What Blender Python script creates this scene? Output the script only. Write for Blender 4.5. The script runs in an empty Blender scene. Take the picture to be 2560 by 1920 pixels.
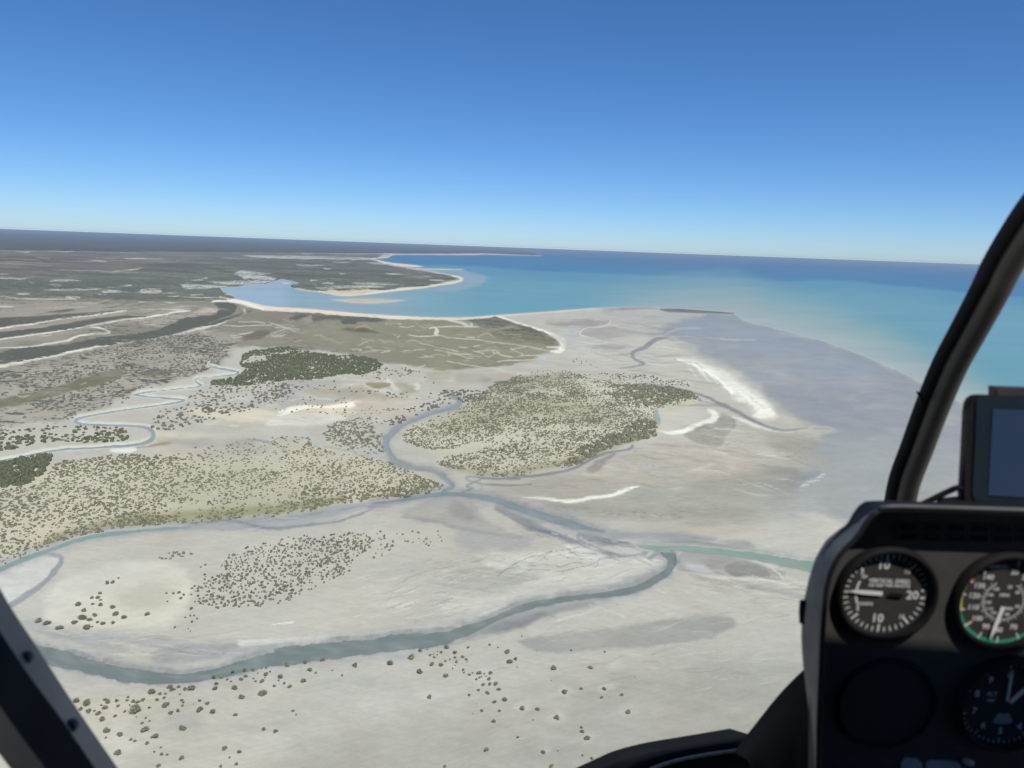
import bpy, bmesh, math, random
import numpy as np
from mathutils import Vector, Matrix

# ----------------------------------------------------------------------------- camera, light, exposure
H = 300.0                      # flying height above the tidal flat, metres
F_PX = 1850.0                  # focal length in pixels of the 2560 x 1920 photograph
ROLL = math.radians(2.087)     # the helicopter is banked a touch
PITCH = math.radians(10.53)
FAR = 260000.0                  # distance of the horizon
sc = bpy.context.scene
COL = sc.collection
EYE = Vector((0, 0, H))
FWD = Vector((0, math.cos(PITCH), -math.sin(PITCH)))
UPV = Vector((0, math.sin(PITCH), math.cos(PITCH)))
XV = Vector((1, 0, 0))
RIGHT = math.cos(ROLL) * XV + math.sin(ROLL) * UPV
UPC = -math.sin(ROLL) * XV + math.cos(ROLL) * UPV
cam_d = bpy.data.cameras.new('camera')
cam = bpy.data.objects.new('camera', cam_d)
COL.objects.link(cam)
M3 = Matrix((RIGHT, UPC, -FWD)).transposed()
cam.matrix_world = Matrix.Translation(EYE) @ M3.to_4x4()
cam_d.sensor_width = 36.0
cam_d.lens = 36.0 * F_PX / 2560.0
cam_d.clip_start = 0.02
cam_d.clip_end = 200000.0
cam_d.dof.use_dof = True       # a phone lens focused on the far shore: the cabin is a little soft
cam_d.dof.focus_distance = 1500.0
cam_d.dof.aperture_fstop = 7.5
sc.camera = cam

SUN_ELEV = math.radians(57)
SUN_AZ = math.radians(180 - 24)        # measured from +Y towards +X: behind the camera, a little to its side
SUN_DIR = Vector((math.sin(SUN_AZ) * math.cos(SUN_ELEV), math.cos(SUN_AZ) * math.cos(SUN_ELEV), math.sin(SUN_ELEV)))
world = bpy.data.worlds.new('World')
sc.world = world
world.use_nodes = True
wn = world.node_tree
sky = wn.nodes.new('ShaderNodeTexSky')
sky.sky_type = 'NISHITA'
sky.sun_disc = False
sky.sun_elevation = SUN_ELEV
sky.sun_rotation = SUN_AZ
sky.altitude = 3000.0
sky.air_density = 1.0
sky.dust_density = 3.0
sky.ozone_density = 10.0
grade = wn.nodes.new('ShaderNodeHueSaturation')
grade.inputs['Saturation'].default_value = 1.08
wn.links.new(sky.outputs[0], grade.inputs['Color'])
wn.links.new(grade.outputs[0], wn.nodes['Background'].inputs[0])
wn.nodes['Background'].inputs[1].default_value = 0.122
sun_d = bpy.data.lights.new('sun', 'SUN')
sun_d.energy = 3.6
sun_d.angle = math.radians(0.53)
sun_d.color = (1.0, 0.95, 0.88)
sun = bpy.data.objects.new('sun', sun_d)
COL.objects.link(sun)
sun.rotation_euler = SUN_DIR.to_track_quat('Z', 'Y').to_euler()
sun.location = (0, 0, 400)
sc.view_settings.view_transform = 'Standard'
sc.view_settings.look = 'None'
sc.view_settings.exposure = 0.0
sc.view_settings.gamma = 1.0
sc.view_settings.use_curve_mapping = False
sc.render.engine = 'CYCLES'
sc.cycles.use_denoising = True
sc.cycles.max_bounces = 6
sc.cycles.diffuse_bounces = 3
sc.cycles.glossy_bounces = 3
sc.cycles.transparent_max_bounces = 12
sc.cycles.volume_bounces = 0

HAZE_DENSITY = 2.6e-5
random.seed(7)
RNG = np.random.default_rng(11)
K = np.array([1.01, 1.04, 1.20])   # light on a level white surface: picture value = albedo x K


# ----------------------------------------------------------------------------- helpers
def lin(c):
    c = np.asarray(c, float) / 255.0
    return np.where(c <= 0.04045, c / 12.92, ((c + 0.055) / 1.055) ** 2.4)


def alb(c):
    return np.clip(lin(c) / K, 0.0, 0.86)


def galb(c):
    """ground colours: the sands are a shade greyer than they first look"""
    c = np.asarray(c, float)
    g = 1.24 if c[0] >= c[2] else 1.10
    if c[2] > c[0]: c = c.mean() + (c - c.mean()) * .5
    c = 255 * (c / 255) ** g
    return alb(c * np.array([.99, 1.0, 1.0]))


def tag(o, label=None, cat=None, group=None, kind=None):
    if label: o['label'] = label
    if cat: o['category'] = cat
    if group: o['group'] = group
    if kind: o['kind'] = kind
    return o


def mesh_obj(name, verts, faces, mat=None, parent=None, smooth=False):
    me = bpy.data.meshes.new(name)
    me.from_pydata([tuple(v) for v in verts], [], [tuple(f) for f in faces])
    me.update()
    if smooth:
        me.shade_smooth()
    o = bpy.data.objects.new(name, me)
    if mat: me.materials.append(mat)
    COL.objects.link(o)
    if parent: o.parent = parent
    return o


def bm_obj(name, bm, mat=None, parent=None, smooth=False):
    bmesh.ops.recalc_face_normals(bm, faces=bm.faces)
    me = bpy.data.meshes.new(name)
    bm.to_mesh(me); bm.free()
    if smooth: me.shade_smooth()
    if mat: me.materials.append(mat)
    o = bpy.data.objects.new(name, me)
    COL.objects.link(o)
    if parent: o.parent = parent
    return o


def empty(name, loc=(0, 0, 0)):
    o = bpy.data.objects.new(name, None)
    o.location = loc
    o.empty_display_size = 0.05
    COL.objects.link(o)
    return o


def np_mesh(name, verts, quads, mat):
    """verts (n,3), quads (m,4) or (m,3)"""
    me = bpy.data.meshes.new(name)
    n, m, k = len(verts), len(quads), quads.shape[1]
    me.vertices.add(n)
    me.vertices.foreach_set('co', np.ascontiguousarray(verts, dtype=np.float32).ravel())
    me.loops.add(m * k)
    me.loops.foreach_set('vertex_index', np.ascontiguousarray(quads, dtype=np.int32).ravel())
    me.polygons.add(m)
    me.polygons.foreach_set('loop_start', np.arange(0, m * k, k, dtype=np.int32))
    me.update(calc_edges=True)
    me.validate()
    me.materials.append(mat)
    o = bpy.data.objects.new(name, me)
    COL.objects.link(o)
    return o


def ray(px, py):
    a, b = (px - 1280.0) / F_PX, -(py - 960.0) / F_PX
    return FWD + RIGHT * a + UPC * b


def ground_at(px, py, z=0.0):
    d = ray(px, py)
    s = (z - H) / d.z
    return EYE + d * s


def P(px, py, y):
    """point of the cabin at the distance y ahead of the eye"""
    d = ray(px, py)
    return EYE + d * (y / d.y)


ZOOM = {'Z1': (0, 540, .3165), 'Z2': (600, 540, .3165), 'Z3': (1200, 600, .3165), 'Z4': (1860, 600, .3165),
        'Z5': (0, 1000, .3165), 'Z6': (600, 1000, .3165), 'Z7': (1200, 1000, .3165), 'Z8': (1860, 1000, .3165),
        'Y1': (0, 1395, .3165), 'Y2': (600, 1395, .3165), 'Y3': (1200, 1395, .3165),
        'A': (0, 620, .1808), 'B': (350, 680, .1808), 'C': (700, 760, .1808), 'D': (1050, 760, .1808),
        'E': (1300, 1250, .1808), 'F': (1600, 860, .2712), 'O': (0, 0, 1.0)}


def Q(z, *pts):
    ox, oy, s = ZOOM[z]
    return [(ox + p[0] * s, oy + p[1] * s) + tuple(p[2:]) for p in pts]


# value noise
_T = RNG.random((256, 256))


def vnoise(x, y):
    xi, yi = np.floor(x).astype(int), np.floor(y).astype(int)
    fx, fy = x - xi, y - yi
    fx, fy = fx * fx * (3 - 2 * fx), fy * fy * (3 - 2 * fy)
    a, b = _T[xi & 255, yi & 255], _T[(xi + 1) & 255, yi & 255]
    c, d = _T[xi & 255, (yi + 1) & 255], _T[(xi + 1) & 255, (yi + 1) & 255]
    return (a + (b - a) * fx) * (1 - fy) + (c + (d - c) * fx) * fy


def fbm(x, y, o=4):
    r, amp, tot = 0, 1.0, 0
    for i in range(o):
        r = r + amp * vnoise(x * 2 ** i + 17.3 * i, y * 2 ** i + 5.1 * i)
        tot += amp; amp *= 0.55
    return r / tot - 0.5


def smooth(e0, e1, x):
    t = np.clip((x - e0) / (e1 - e0 + 1e-9), 0, 1)
    return t * t * (3 - 2 * t)


# ----------------------------------------------------------------------------- materials
def principled(name, color, rough=0.6, spec=0.4, metallic=0.0):
    m = bpy.data.materials.new(name)
    m.use_nodes = True
    b = m.node_tree.nodes['Principled BSDF']
    b.inputs['Base Color'].default_value = (*color, 1)
    b.inputs['Roughness'].default_value = rough
    b.inputs['Specular IOR Level'].default_value = spec
    b.inputs['Metallic'].default_value = metallic
    return m


def grain(m, scale, lo, hi, bump=0.0):
    """multiply the base colour by a noise and add a fine bump"""
    nt = m.node_tree; b = nt.nodes['Principled BSDF']
    tc = nt.nodes.new('ShaderNodeTexCoord')
    n = nt.nodes.new('ShaderNodeTexNoise'); n.inputs['Scale'].default_value = scale; n.inputs['Detail'].default_value = 5
    nt.links.new(tc.outputs['Object'], n.inputs['Vector'])
    mr = nt.nodes.new('ShaderNodeMapRange')
    mr.inputs[1].default_value = .3; mr.inputs[2].default_value = .7; mr.inputs[3].default_value = lo; mr.inputs[4].default_value = hi
    nt.links.new(n.outputs[0], mr.inputs[0])
    mx = nt.nodes.new('ShaderNodeVectorMath'); mx.operation = 'SCALE'
    mx.inputs[0].default_value = b.inputs['Base Color'].default_value[:3]
    nt.links.new(mr.outputs[0], mx.inputs['Scale'])
    nt.links.new(mx.outputs[0], b.inputs['Base Color'])
    if bump:
        bp = nt.nodes.new('ShaderNodeBump'); bp.inputs['Strength'].default_value = bump; bp.inputs['Distance'].default_value = 0.001
        nt.links.new(n.outputs[0], bp.inputs['Height'])
        nt.links.new(bp.outputs[0], b.inputs['Normal'])
    return m


def ground_material():
    m = bpy.data.materials.new('tidal_ground')
    m.use_nodes = True
    nt = m.node_tree; N = nt.nodes; L = nt.links
    b = N['Principled BSDF']
    col = N.new('ShaderNodeAttribute'); col.attribute_name = 'Col'
    msk = N.new('ShaderNodeAttribute'); msk.attribute_name = 'Mask'      # r wet, g scrub cover, b streaks
    sep = N.new('ShaderNodeSeparateColor'); L.new(msk.outputs['Color'], sep.inputs[0])
    geo = N.new('ShaderNodeNewGeometry')

    def noise(scale, detail=4, rough=.55, sx=1.0, sy=1.0, rot=0.0, dist=0.0):
        mp = N.new('ShaderNodeMapping'); mp.vector_type = 'TEXTURE'; mp.inputs['Scale'].default_value = (1 / (sx * scale), 1 / (sy * scale), 1)
        mp.inputs['Rotation'].default_value = (0, 0, rot)
        L.new(geo.outputs['Position'], mp.inputs['Vector'])
        n = N.new('ShaderNodeTexNoise'); n.inputs['Scale'].default_value = 1.0
        n.inputs['Detail'].default_value = detail; n.inputs['Roughness'].default_value = rough
        n.inputs['Distortion'].default_value = dist
        L.new(mp.outputs[0], n.inputs['Vector'])
        return n.outputs[0]

    def maprange(x, a, bb, c, d):
        r = N.new('ShaderNodeMapRange'); r.inputs[1].default_value = a; r.inputs[2].default_value = bb
        r.inputs[3].default_value = c; r.inputs[4].default_value = d
        L.new(x, r.inputs[0]); return r.outputs[0]

    def math_(op, a, bb):
        r = N.new('ShaderNodeMath'); r.operation = op
        for i, v in enumerate((a, bb)):
            if isinstance(v, (int, float)): r.inputs[i].default_value = v
            else: L.new(v, r.inputs[i])
        return r.outputs[0]

    # sand tone: broad, fine and streaky variation
    broad = maprange(noise(1 / 90., 6, .62, dist=.6), .3, .7, .92, 1.07)
    fine = maprange(noise(1 / 6., 6, .7), .3, .7, .96, 1.035)
    st = noise(1 / 30., 5, .65, 1.0, 5.0, math.radians(-14), .8)
    st2 = noise(1 / 60., 5, .6, 1.0, 7.0, math.radians(24), 1.1)
    stm = math_('ADD', maprange(st, .3, .7, -.13, .11), maprange(st2, .3, .7, -.1, .09))
    stm = math_('MULTIPLY', stm, sep.outputs[2])
    fac = math_('ADD', math_('MULTIPLY', broad, fine), stm)
    sc0 = N.new('ShaderNodeVectorMath'); sc0.operation = 'SCALE'
    L.new(col.outputs['Color'], sc0.inputs[0]); L.new(fac, sc0.inputs['Scale'])
    hue = N.new('ShaderNodeMix'); hue.data_type = 'RGBA'                     # warm silt against cool mud
    L.new(maprange(noise(1 / 130., 5, .6, dist=.5), .35, .65, 0, 1), hue.inputs[0])
    hue.inputs[6].default_value = (1.012, 1.0, .975, 1); hue.inputs[7].default_value = (.982, 1.0, 1.018, 1)
    sc1 = N.new('ShaderNodeVectorMath'); sc1.operation = 'MULTIPLY'
    L.new(sc0.outputs[0], sc1.inputs[0]); L.new(hue.outputs[2], sc1.inputs[1])
    # scrub speckle: low bushes too far off to be told apart
    cell = noise(1 / 14., 3, .6)
    clump = noise(1 / 70., 4, .65)
    wide = noise(1 / 420., 5, .65, .6, 1.0)
    mixn = math_('ADD', math_('ADD', math_('MULTIPLY', cell, .42), math_('MULTIPLY', clump, .30)), math_('MULTIPLY', wide, .28))
    thr = math_('SUBTRACT', .62, math_('MULTIPLY', sep.outputs[1], .25))
    dif = math_('SUBTRACT', mixn, thr)
    scr = maprange(dif, -.012, .02, 0, 1)
    scr = math_('MULTIPLY', scr, maprange(sep.outputs[1], 0.0, .08, 0, 1))
    mix = N.new('ShaderNodeMix'); mix.data_type = 'RGBA'
    L.new(scr, mix.inputs[0]); L.new(sc1.outputs[0], mix.inputs[6])
    mix.inputs[7].default_value = (.125, .128, .098, 1)
    L.new(mix.outputs[2], b.inputs['Base Color'])
    L.new(maprange(sep.outputs[0], 0, 1, .95, .42), b.inputs['Roughness'])
    L.new(maprange(sep.outputs[0], 0, 1, .05, .35), b.inputs['Specular IOR Level'])
    bp = N.new('ShaderNodeBump'); bp.inputs['Strength'].default_value = .35; bp.inputs['Distance'].default_value = .8
    rip = noise(1 / 9., 4, .55, 1.0, 3.0, math.radians(30))
    L.new(rip, bp.inputs['Height']); L.new(bp.outputs[0], b.inputs['Normal'])
    return m


def water_material():
    m = bpy.data.materials.new('sea_water')
    m.use_nodes = True
    nt = m.node_tree; N = nt.nodes; L = nt.links
    b = N['Principled BSDF']
    col = N.new('ShaderNodeAttribute'); col.attribute_name = 'Col'
    geo = N.new('ShaderNodeNewGeometry')
    n = N.new('ShaderNodeTexNoise'); n.inputs['Scale'].default_value = 1 / 300.; n.inputs['Detail'].default_value = 6
    mp = N.new('ShaderNodeMapping'); mp.inputs['Scale'].default_value = (.35, 1.0, 1)
    L.new(geo.outputs['Position'], mp.inputs['Vector']); L.new(mp.outputs[0], n.inputs['Vector'])
    mr = N.new('ShaderNodeMapRange'); mr.inputs[1].default_value = .3; mr.inputs[2].default_value = .7
    mr.inputs[3].default_value = .95; mr.inputs[4].default_value = 1.05
    L.new(n.outputs[0], mr.inputs[0])
    s = N.new('ShaderNodeVectorMath'); s.operation = 'SCALE'
    L.new(col.outputs['Color'], s.inputs[0]); L.new(mr.outputs[0], s.inputs['Scale'])
    L.new(s.outputs[0], b.inputs['Base Color'])
    b.inputs['Roughness'].default_value = .38
    b.inputs['Specular IOR Level'].default_value = .16
    n2 = N.new('ShaderNodeTexNoise'); n2.inputs['Scale'].default_value = 1 / 6.; n2.inputs['Detail'].default_value = 4
    L.new(geo.outputs['Position'], n2.inputs['Vector'])
    bp = N.new('ShaderNodeBump'); bp.inputs['Strength'].default_value = .4; bp.inputs['Distance'].default_value = .5
    L.new(n2.outputs[0], bp.inputs['Height']); L.new(bp.outputs[0], b.inputs['Normal'])
    return m


MAT_GROUND = ground_material()
MAT_SEA = water_material()

# ----------------------------------------------------------------------------- the ground: one sheet out to the horizon
us = np.arange(-1740.0, 1741.0, 3.0)
cp_, sp_ = math.cos(PITCH), math.sin(PITCH)
# picture row of a level line at distance FAR
tanv = (sp_ * FAR - cp_ * H) / (cp_ * FAR + sp_ * H)
vh = -F_PX * tanv
vs = vh + np.concatenate([np.arange(0, 90, 1.0), np.arange(90, 320, 1.8), np.arange(320, 1560, 3.0)])
U_, V_ = np.meshgrid(us, vs)
dz = -V_ / F_PX * cp_ - sp_
dy = -V_ / F_PX * sp_ + cp_
s_ = -H / dz
GX, GY = s_ * U_ / F_PX, s_ * dy
SLANT = s_ * np.sqrt((U_ / F_PX) ** 2 + dz ** 2 + dy ** 2)
PX = 1280 + U_ * math.cos(ROLL) - V_ * math.sin(ROLL)
PY = 960 + U_ * math.sin(ROLL) + V_ * math.cos(ROLL)
NR, NC = PX.shape
ASP = np.clip(H / SLANT, .02, 1)                     # how flat the ground is seen
WX1 = fbm(PX / 46., PY / 17., 4); WY1 = fbm(PX / 46. + 91, PY / 17. + 33, 4)
WX2 = fbm(PX / 14. + 7, PY / 7., 3); WY2 = fbm(PX / 14. + 55, PY / 7. + 71, 3)
MOD = fbm(PX / 70. + 3, PY / 20. + 8, 4); MOD2 = fbm(PX / 28. + 31, PY / 16. + 2, 3)
COLR = np.zeros((NR, NC, 3)); WET = np.zeros((NR, NC)); SCR = np.zeros((NR, NC)); STR = np.zeros((NR, NC))


def seg_dist(x, y, pts, closed):
    """distance to a chain, and the interpolated third value (half width) at the nearest point"""
    best = np.full(x.shape, 1e18); val = np.zeros(x.shape)
    n = len(pts)
    for i in range(n if closed else n - 1):
        a, b = pts[i], pts[(i + 1) % n]
        ax, ay, bx, by = a[0], a[1], b[0], b[1]
        ex, ey = bx - ax, by - ay
        t = np.clip(((x - ax) * ex + (y - ay) * ey) / (ex * ex + ey * ey + 1e-9), 0, 1)
        d = (x - ax - t * ex) ** 2 + (y - ay - t * ey) ** 2
        if len(a) > 2:
            m = d < best
            val = np.where(m, a[2] + (b[2] - a[2]) * t, val)
        best = np.minimum(best, d)
    return np.sqrt(best), val


def inside(x, y, pts):
    r = np.zeros(x.shape, bool); n = len(pts)
    for i in range(n):
        ax, ay = pts[i][:2]; bx, by = pts[(i + 1) % n][:2]
        if ay == by: continue
        c = ((ay > y) != (by > y)) & (x < (bx - ax) * (y - ay) / (by - ay) + ax)
        r ^= c
    return r


def spline(pts, n=4, closed=False):
    """Catmull-Rom through the points"""
    out = []; m = len(pts)
    for i in range(m if closed else m - 1):
        g = lambda j: pts[j % m] if closed else pts[min(max(j, 0), m - 1)]
        p0, p1, p2, p3 = g(i - 1), g(i), g(i + 1), g(i + 2)
        for k in range(n):
            t = k / n
            out.append(tuple(.5 * (2 * b + (c - a) * t + (2 * a - 5 * b + 4 * c - d) * t * t + (3 * b - a - 3 * c + d) * t ** 3) for a, b, c, d in zip(p0, p1, p2, p3)))
    if not closed: out.append(tuple(pts[-1]))
    return out


def sel(pts, pad):
    """indices of the ground points near these picture points"""
    xs = [p[0] for p in pts]; ys = [p[1] for p in pts]
    xa, xb, ya, yb = min(xs) - pad, max(xs) + pad, min(ys) - pad, max(ys) + pad
    cr, sr = math.cos(ROLL), math.sin(ROLL)
    cu = [(x - 1280) * cr + (y - 960) * sr for x in (xa, xb) for y in (ya, yb)]
    cv = [-(x - 1280) * sr + (y - 960) * cr for x in (xa, xb) for y in (ya, yb)]
    c0, c1 = np.searchsorted(us, min(cu)), np.searchsorted(us, max(cu)) + 1
    r0, r1 = np.searchsorted(vs, min(cv)), np.searchsorted(vs, max(cv)) + 1
    px, py = PX[r0:r1, c0:c1], PY[r0:r1, c0:c1]
    ri, ci_ = np.nonzero((px > xa) & (px < xb) & (py > ya) & (py < yb))
    return ri + r0, ci_ + c0


def warped(m, warp):
    return PX[m] + WX1[m] * warp * 2.2 + WX2[m] * warp, PY[m] + (WY1[m] * warp * 2.2 + WY2[m] * warp) * .45


def sdf_poly(m, pts, warp):
    x, y = warped(m, warp)
    d, _ = seg_dist(x, y, pts, True)
    return np.where(inside(x, y, pts), d, -d)


def put(m, a, color, wet=None, scr=None, stk=None):
    if color is not None:
        COLR[m] += (galb(color) - COLR[m]) * a[:, None]
    for arr, v in ((WET, wet), (SCR, scr), (STR, stk)):
        if v is not None: arr[m] += (v - arr[m]) * a


def area(pts, color, alpha=1.0, soft=3.0, warp=6.0, wet=None, scr=None, stk=None, rnd=True):
    if rnd: pts = spline([p[:2] for p in pts], 3, True)
    m = sel(pts, soft + warp * 2 + 4)
    if len(m[0]) == 0: return
    d = sdf_poly(m, pts, warp * 1.7)
    put(m, np.clip(smooth(-soft, soft, d) * alpha * (1 + MOD[m] * (.9 if soft > 2.5 else .3)), 0, 1), color, wet, scr, stk)


def stroke(pts, color, alpha=1.0, soft=2.0, warp=2.0, wet=None, scr=None, stk=None, w=None):
    """a band along a line; third value of a point = half width"""
    if w is not None: pts = [(p[0], p[1], w) for p in pts]
    pts = spline(pts, 4)
    mw = max(p[2] for p in pts)
    m = sel(pts, mw + soft + warp * 2 + 4)
    if len(m[0]) == 0: return
    x, y = warped(m, warp * 1.8)
    # the ground is seen at a slant: measure the width along the ground, not up the picture
    d, hw = seg_dist(x, y, pts, False)
    hw = hw * (1 + MOD2[m] * .8)
    put(m, np.clip(smooth(-soft * 1.25, soft * 1.25, hw - d) * alpha * (1 + MOD[m] * .5), 0, 1), color, wet, scr, stk)


# palette, as the sunlit things look
SAND = (207, 204, 197); WHITE = (240, 238, 231); GREYS = (190, 188, 183); WETG = (168, 171, 175); SLATE = (143, 150, 158)
TEAL = (132, 158, 158); PLAIN = (166, 160, 149); OLIVE = (170, 167, 148); GREEN = (104, 112, 94); DARKG = (88, 98, 74)
BEACH = (234, 226, 212); TAN = (192, 178, 152); PINK = (206, 194, 184); PALE = (222, 221, 214); FARS = (88, 88, 82); MAUVE = (160, 152, 150)

# ground colour, broad first
COLR[:] = galb(SAND)
STR[:] = .45
# far scrub plain under the horizon
area(Q('O', (-600, 400), (2000, 400), (2000, 640)) + [(1355, 638), (1208, 634), (973, 634), (700, 632), (316, 630), (0, 625), (-600, 605)], (96, 92, 84), 1, 1.0, 2, rnd=False, scr=.6)
# grey-mauve flood plain west of the inlet
area([(-600, 604), (0, 625), (316, 630), (700, 632), (960, 636), (940, 646), (700, 648), (560, 645), (400, 664), (240, 682), (110, 694), (0, 692), (-600, 690)], (160, 154, 146), 1, 1.5, 4, rnd=False, scr=.42, stk=.6)
# the green mangrove country around the inlet and on the far point
area([(-300, 712), (0, 700), (111, 693), (237, 680), (332, 677), (373, 664), (538, 646), (700, 646), (930, 650), (985, 665), (1043, 675), (1122, 688), (1150, 697), (1105, 708), (1010, 720), (900, 727), (800, 729), (735, 722), (560, 735), (590, 745), (560, 752), (420, 758), (300, 762), (180, 760), (60, 752), (-300, 752)], (150, 152, 140), 1, 1.5, 5, rnd=False, scr=.50)
area([(-300, 640), (60, 640), (200, 650), (330, 656), (250, 676), (110, 692), (-300, 700)], (146, 142, 137), .8, 3, 4, scr=.2)
# plains south of it
area([(-300, 742), (60, 748), (150, 742), (300, 750), (430, 754), (560, 752), (600, 762), (640, 772), (760, 788), (900, 795), (1060, 800), (1250, 795), (1300, 806), (1360, 840), (1400, 868), (1370, 890), (1250, 920), (1100, 925), (950, 905), (820, 880), (650, 868), (480, 868), (250, 900), (0, 935), (-300, 990)], (170, 165, 152), 1, 4, 6, rnd=False, stk=.6, scr=.22)
area([(760, 800), (900, 805), (1050, 800), (1200, 810), (1330, 850), (1380, 880), (1300, 905), (1150, 915), (1000, 905), (900, 880), (780, 860), (740, 830)], OLIVE, .8, 12, 8, stk=.4, scr=.0)
area([(0, 760), (150, 752), (330, 768), (420, 764), (480, 772), (380, 800), (200, 830), (0, 862), (-300, 900), (-300, 770)], (186, 180, 170), .9, 5, 5, stk=.7)
# pans and lagoons of pale mud in the green country
for z, pts in (('A', [(690, 470), (740, 440), (900, 432), (1080, 445), (1090, 462), (950, 468)]), ('A', [(630, 515), (760, 495), (850, 505), (800, 530)]),
               ('A', [(590, 582), (900, 568), (1400, 565), (1550, 580), (1700, 605), (1480, 625), (1380, 605), (1450, 585), (900, 590)]),
               ('A', [(1700, 605), (1900, 610), (1970, 565), (2212, 562), (2212, 625), (1950, 628)]), ('A', [(900, 675), (1060, 665), (1110, 700), (1000, 712)]),
               ('A', [(1050, 545), (1500, 540), (1800, 512), (1790, 535), (1450, 552)]), ('A', [(0, 668), (120, 675), (260, 705), (150, 700)]), ('A', [(0, 805), (200, 812), (150, 825), (0, 822)]),
               ('A', [(1320, 138), (1650, 150), (1340, 150)]), ('A', [(1740, 138), (2212, 152), (2212, 160), (1800, 152)]), ('A', [(1100, 195), (1330, 175), (1480, 190), (1200, 205)]),
               ('A', [(510, 138), (680, 145), (670, 155)]), ('A', [(200, 50), (400, 52), (380, 62)]), ('A', [(640, 42), (1000, 48), (950, 56)]), ('A', [(0, 358), (110, 362), (0, 370)]),
               ('A', [(220, 635), (330, 625), (430, 640), (300, 655)]), ('A', [(400, 470), (500, 490), (410, 485)]), ('A', [(140, 490), (260, 478), (200, 492)]), ('A', [(230, 700), (1000, 708), (700, 716), (330, 712)]), ('A', [(1340, 640), (1480, 648), (1380, 655)]),
               ('B', [(360, 345), (520, 328), (540, 345)]), ('B', [(690, 330), (740, 308), (870, 305), (840, 328)]), ('B', [(540, 348), (1090, 352), (1110, 375), (960, 395), (1000, 370), (700, 358)]),
               ('B', [(0, 515), (430, 520), (700, 535), (560, 560), (420, 530)]), ('B', [(330, 410), (520, 428), (400, 430)]), ('B', [(0, 410), (200, 412), (0, 420)]), ('B', [(300, 300), (500, 285), (460, 296)]),
               ('Z2', [(490, 298), (590, 302), (500, 306)]), ('Z2', [(720, 365), (880, 362), (800, 376)]), ('Z2', [(450, 385), (680, 392), (500, 398)]), ('Z2', [(1000, 370), (1180, 365), (1120, 385)]), ('Z2', [(660, 410), (730, 418), (690, 424)]),
               ('Z2', [(640, 535), (720, 520), (740, 540)]), ('Z2', [(600, 555), (900, 548), (1150, 558), (1000, 572), (740, 590), (640, 580)]), ('Z2', [(1150, 450), (1290, 462), (1180, 465)]), ('Z2', [(1500, 500), (1620, 510), (1520, 520)]), ('Z2', [(780, 450), (860, 458), (800, 464)]),
               ('Z2', [(550, 505), (610, 508), (560, 516)]), ('Z2', [(0, 310), (600, 318), (1000, 330), (400, 340)]), ('Z2', [(900, 525), (1200, 535), (1300, 548), (950, 542)]), ('Z2', [(1280, 485), (1450, 478), (1530, 490), (1350, 496)])):
    area(Q(z, *pts), PALE, .92, .9, 1.4)
# mauve and dark streaks of the far plain
for i in range(46):
    x0, yy = random.uniform(-150, 420), random.uniform(632, 690)
    ln = random.uniform(60, 260)
    stroke([(x0, yy, .6), (x0 + ln / 2, yy + ln * .018, random.uniform(.8, 2.2)), (x0 + ln, yy + ln * .036, .5)], random.choice([(120, 118, 116), (150, 140, 138), (112, 112, 104), (185, 180, 168), (168, 158, 136), (128, 124, 124)]), .8, 1, 2)
for i in range(40):
    x0, yy = random.uniform(350, 1100), random.uniform(650, 720)
    ln = random.uniform(40, 180)
    stroke([(x0, yy, .5), (x0 + ln / 2, yy + ln * .018, random.uniform(.7, 1.6)), (x0 + ln, yy + ln * .036, .5)], random.choice([(88, 98, 84), (120, 126, 108), (100, 106, 92), (128, 130, 116)]), .7, 1, 2)
# wooded ridges running towards the lower left
area(Q('A', (-600, 1000), (0, 975), (420, 950), (700, 930), (1000, 905), (1400, 880), (1600, 880), (1480, 915), (1200, 945), (900, 990), (600, 1020), (0, 1100), (-600, 1180)), (138, 139, 126), 1, 1.6, 3, scr=.6)
area(Q('A', (-600, 1225), (0, 1160), (400, 1130), (800, 1070), (1200, 1000), (1600, 945), (2000, 945), (1900, 965), (1600, 990), (1300, 1050), (900, 1130), (500, 1190), (0, 1262), (-600, 1360)), (138, 139, 126), 1, 1.6, 3, scr=.6)
area(Q('Z1', (-200, 1110), (0, 1085), (150, 1045), (500, 1020), (800, 960), (1100, 930), (1300, 880), (1500, 800), (1680, 790), (1720, 740), (1690, 690), (1800, 690), (1870, 720), (1800, 790), (1560, 880), (1300, 950), (1000, 1010), (600, 1060), (300, 1130), (0, 1180), (-200, 1220)), (138, 139, 126), 1, 1.8, 3, scr=.6)
area(Q('A', (650, 890), (850, 855), (1050, 850), (900, 880)), (125, 122, 115), .8, 1.5, 2)
area(Q('B', (1350, 590), (1500, 540), (1530, 560), (1200, 680), (950, 750), (900, 745)), (138, 139, 126), .9, 1.6, 2, scr=.6)
stroke(Q('A', (-300, 1180, 3), (0, 1118, 2.5), (400, 1060, 2.2), (800, 990, 2), (1300, 930, 1.6), (1650, 885, 2), (1750, 870, 1)), WHITE, .85, 1, 2)
stroke(Q('A', (-300, 1340, 2), (0, 1270, 2), (600, 1190, 1.8), (1200, 1085, 1.6), (1700, 1000, 1.6), (2212, 935, 1.6), (2500, 880, 1)), WHITE, .85, .9, 1.6)
stroke(Q('A', (0, 1390, 1), (400, 1370, 1.5), (800, 1310, 2.4), (950, 1280, 3), (1100, 1215, 2), (1500, 1175, 2.4), (1380, 1110, 2.4), (1180, 1090, 1.6)), WHITE, .8, 1, 2)
stroke(Q('Z1', (-200, 1230, 5), (0, 1190, 5), (400, 1110, 4), (800, 1030, 3), (1200, 975, 2.5), (1600, 890, 2.5), (1900, 800, 2), (1930, 740, 2)), WHITE, .8, 2, 4)
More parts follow.
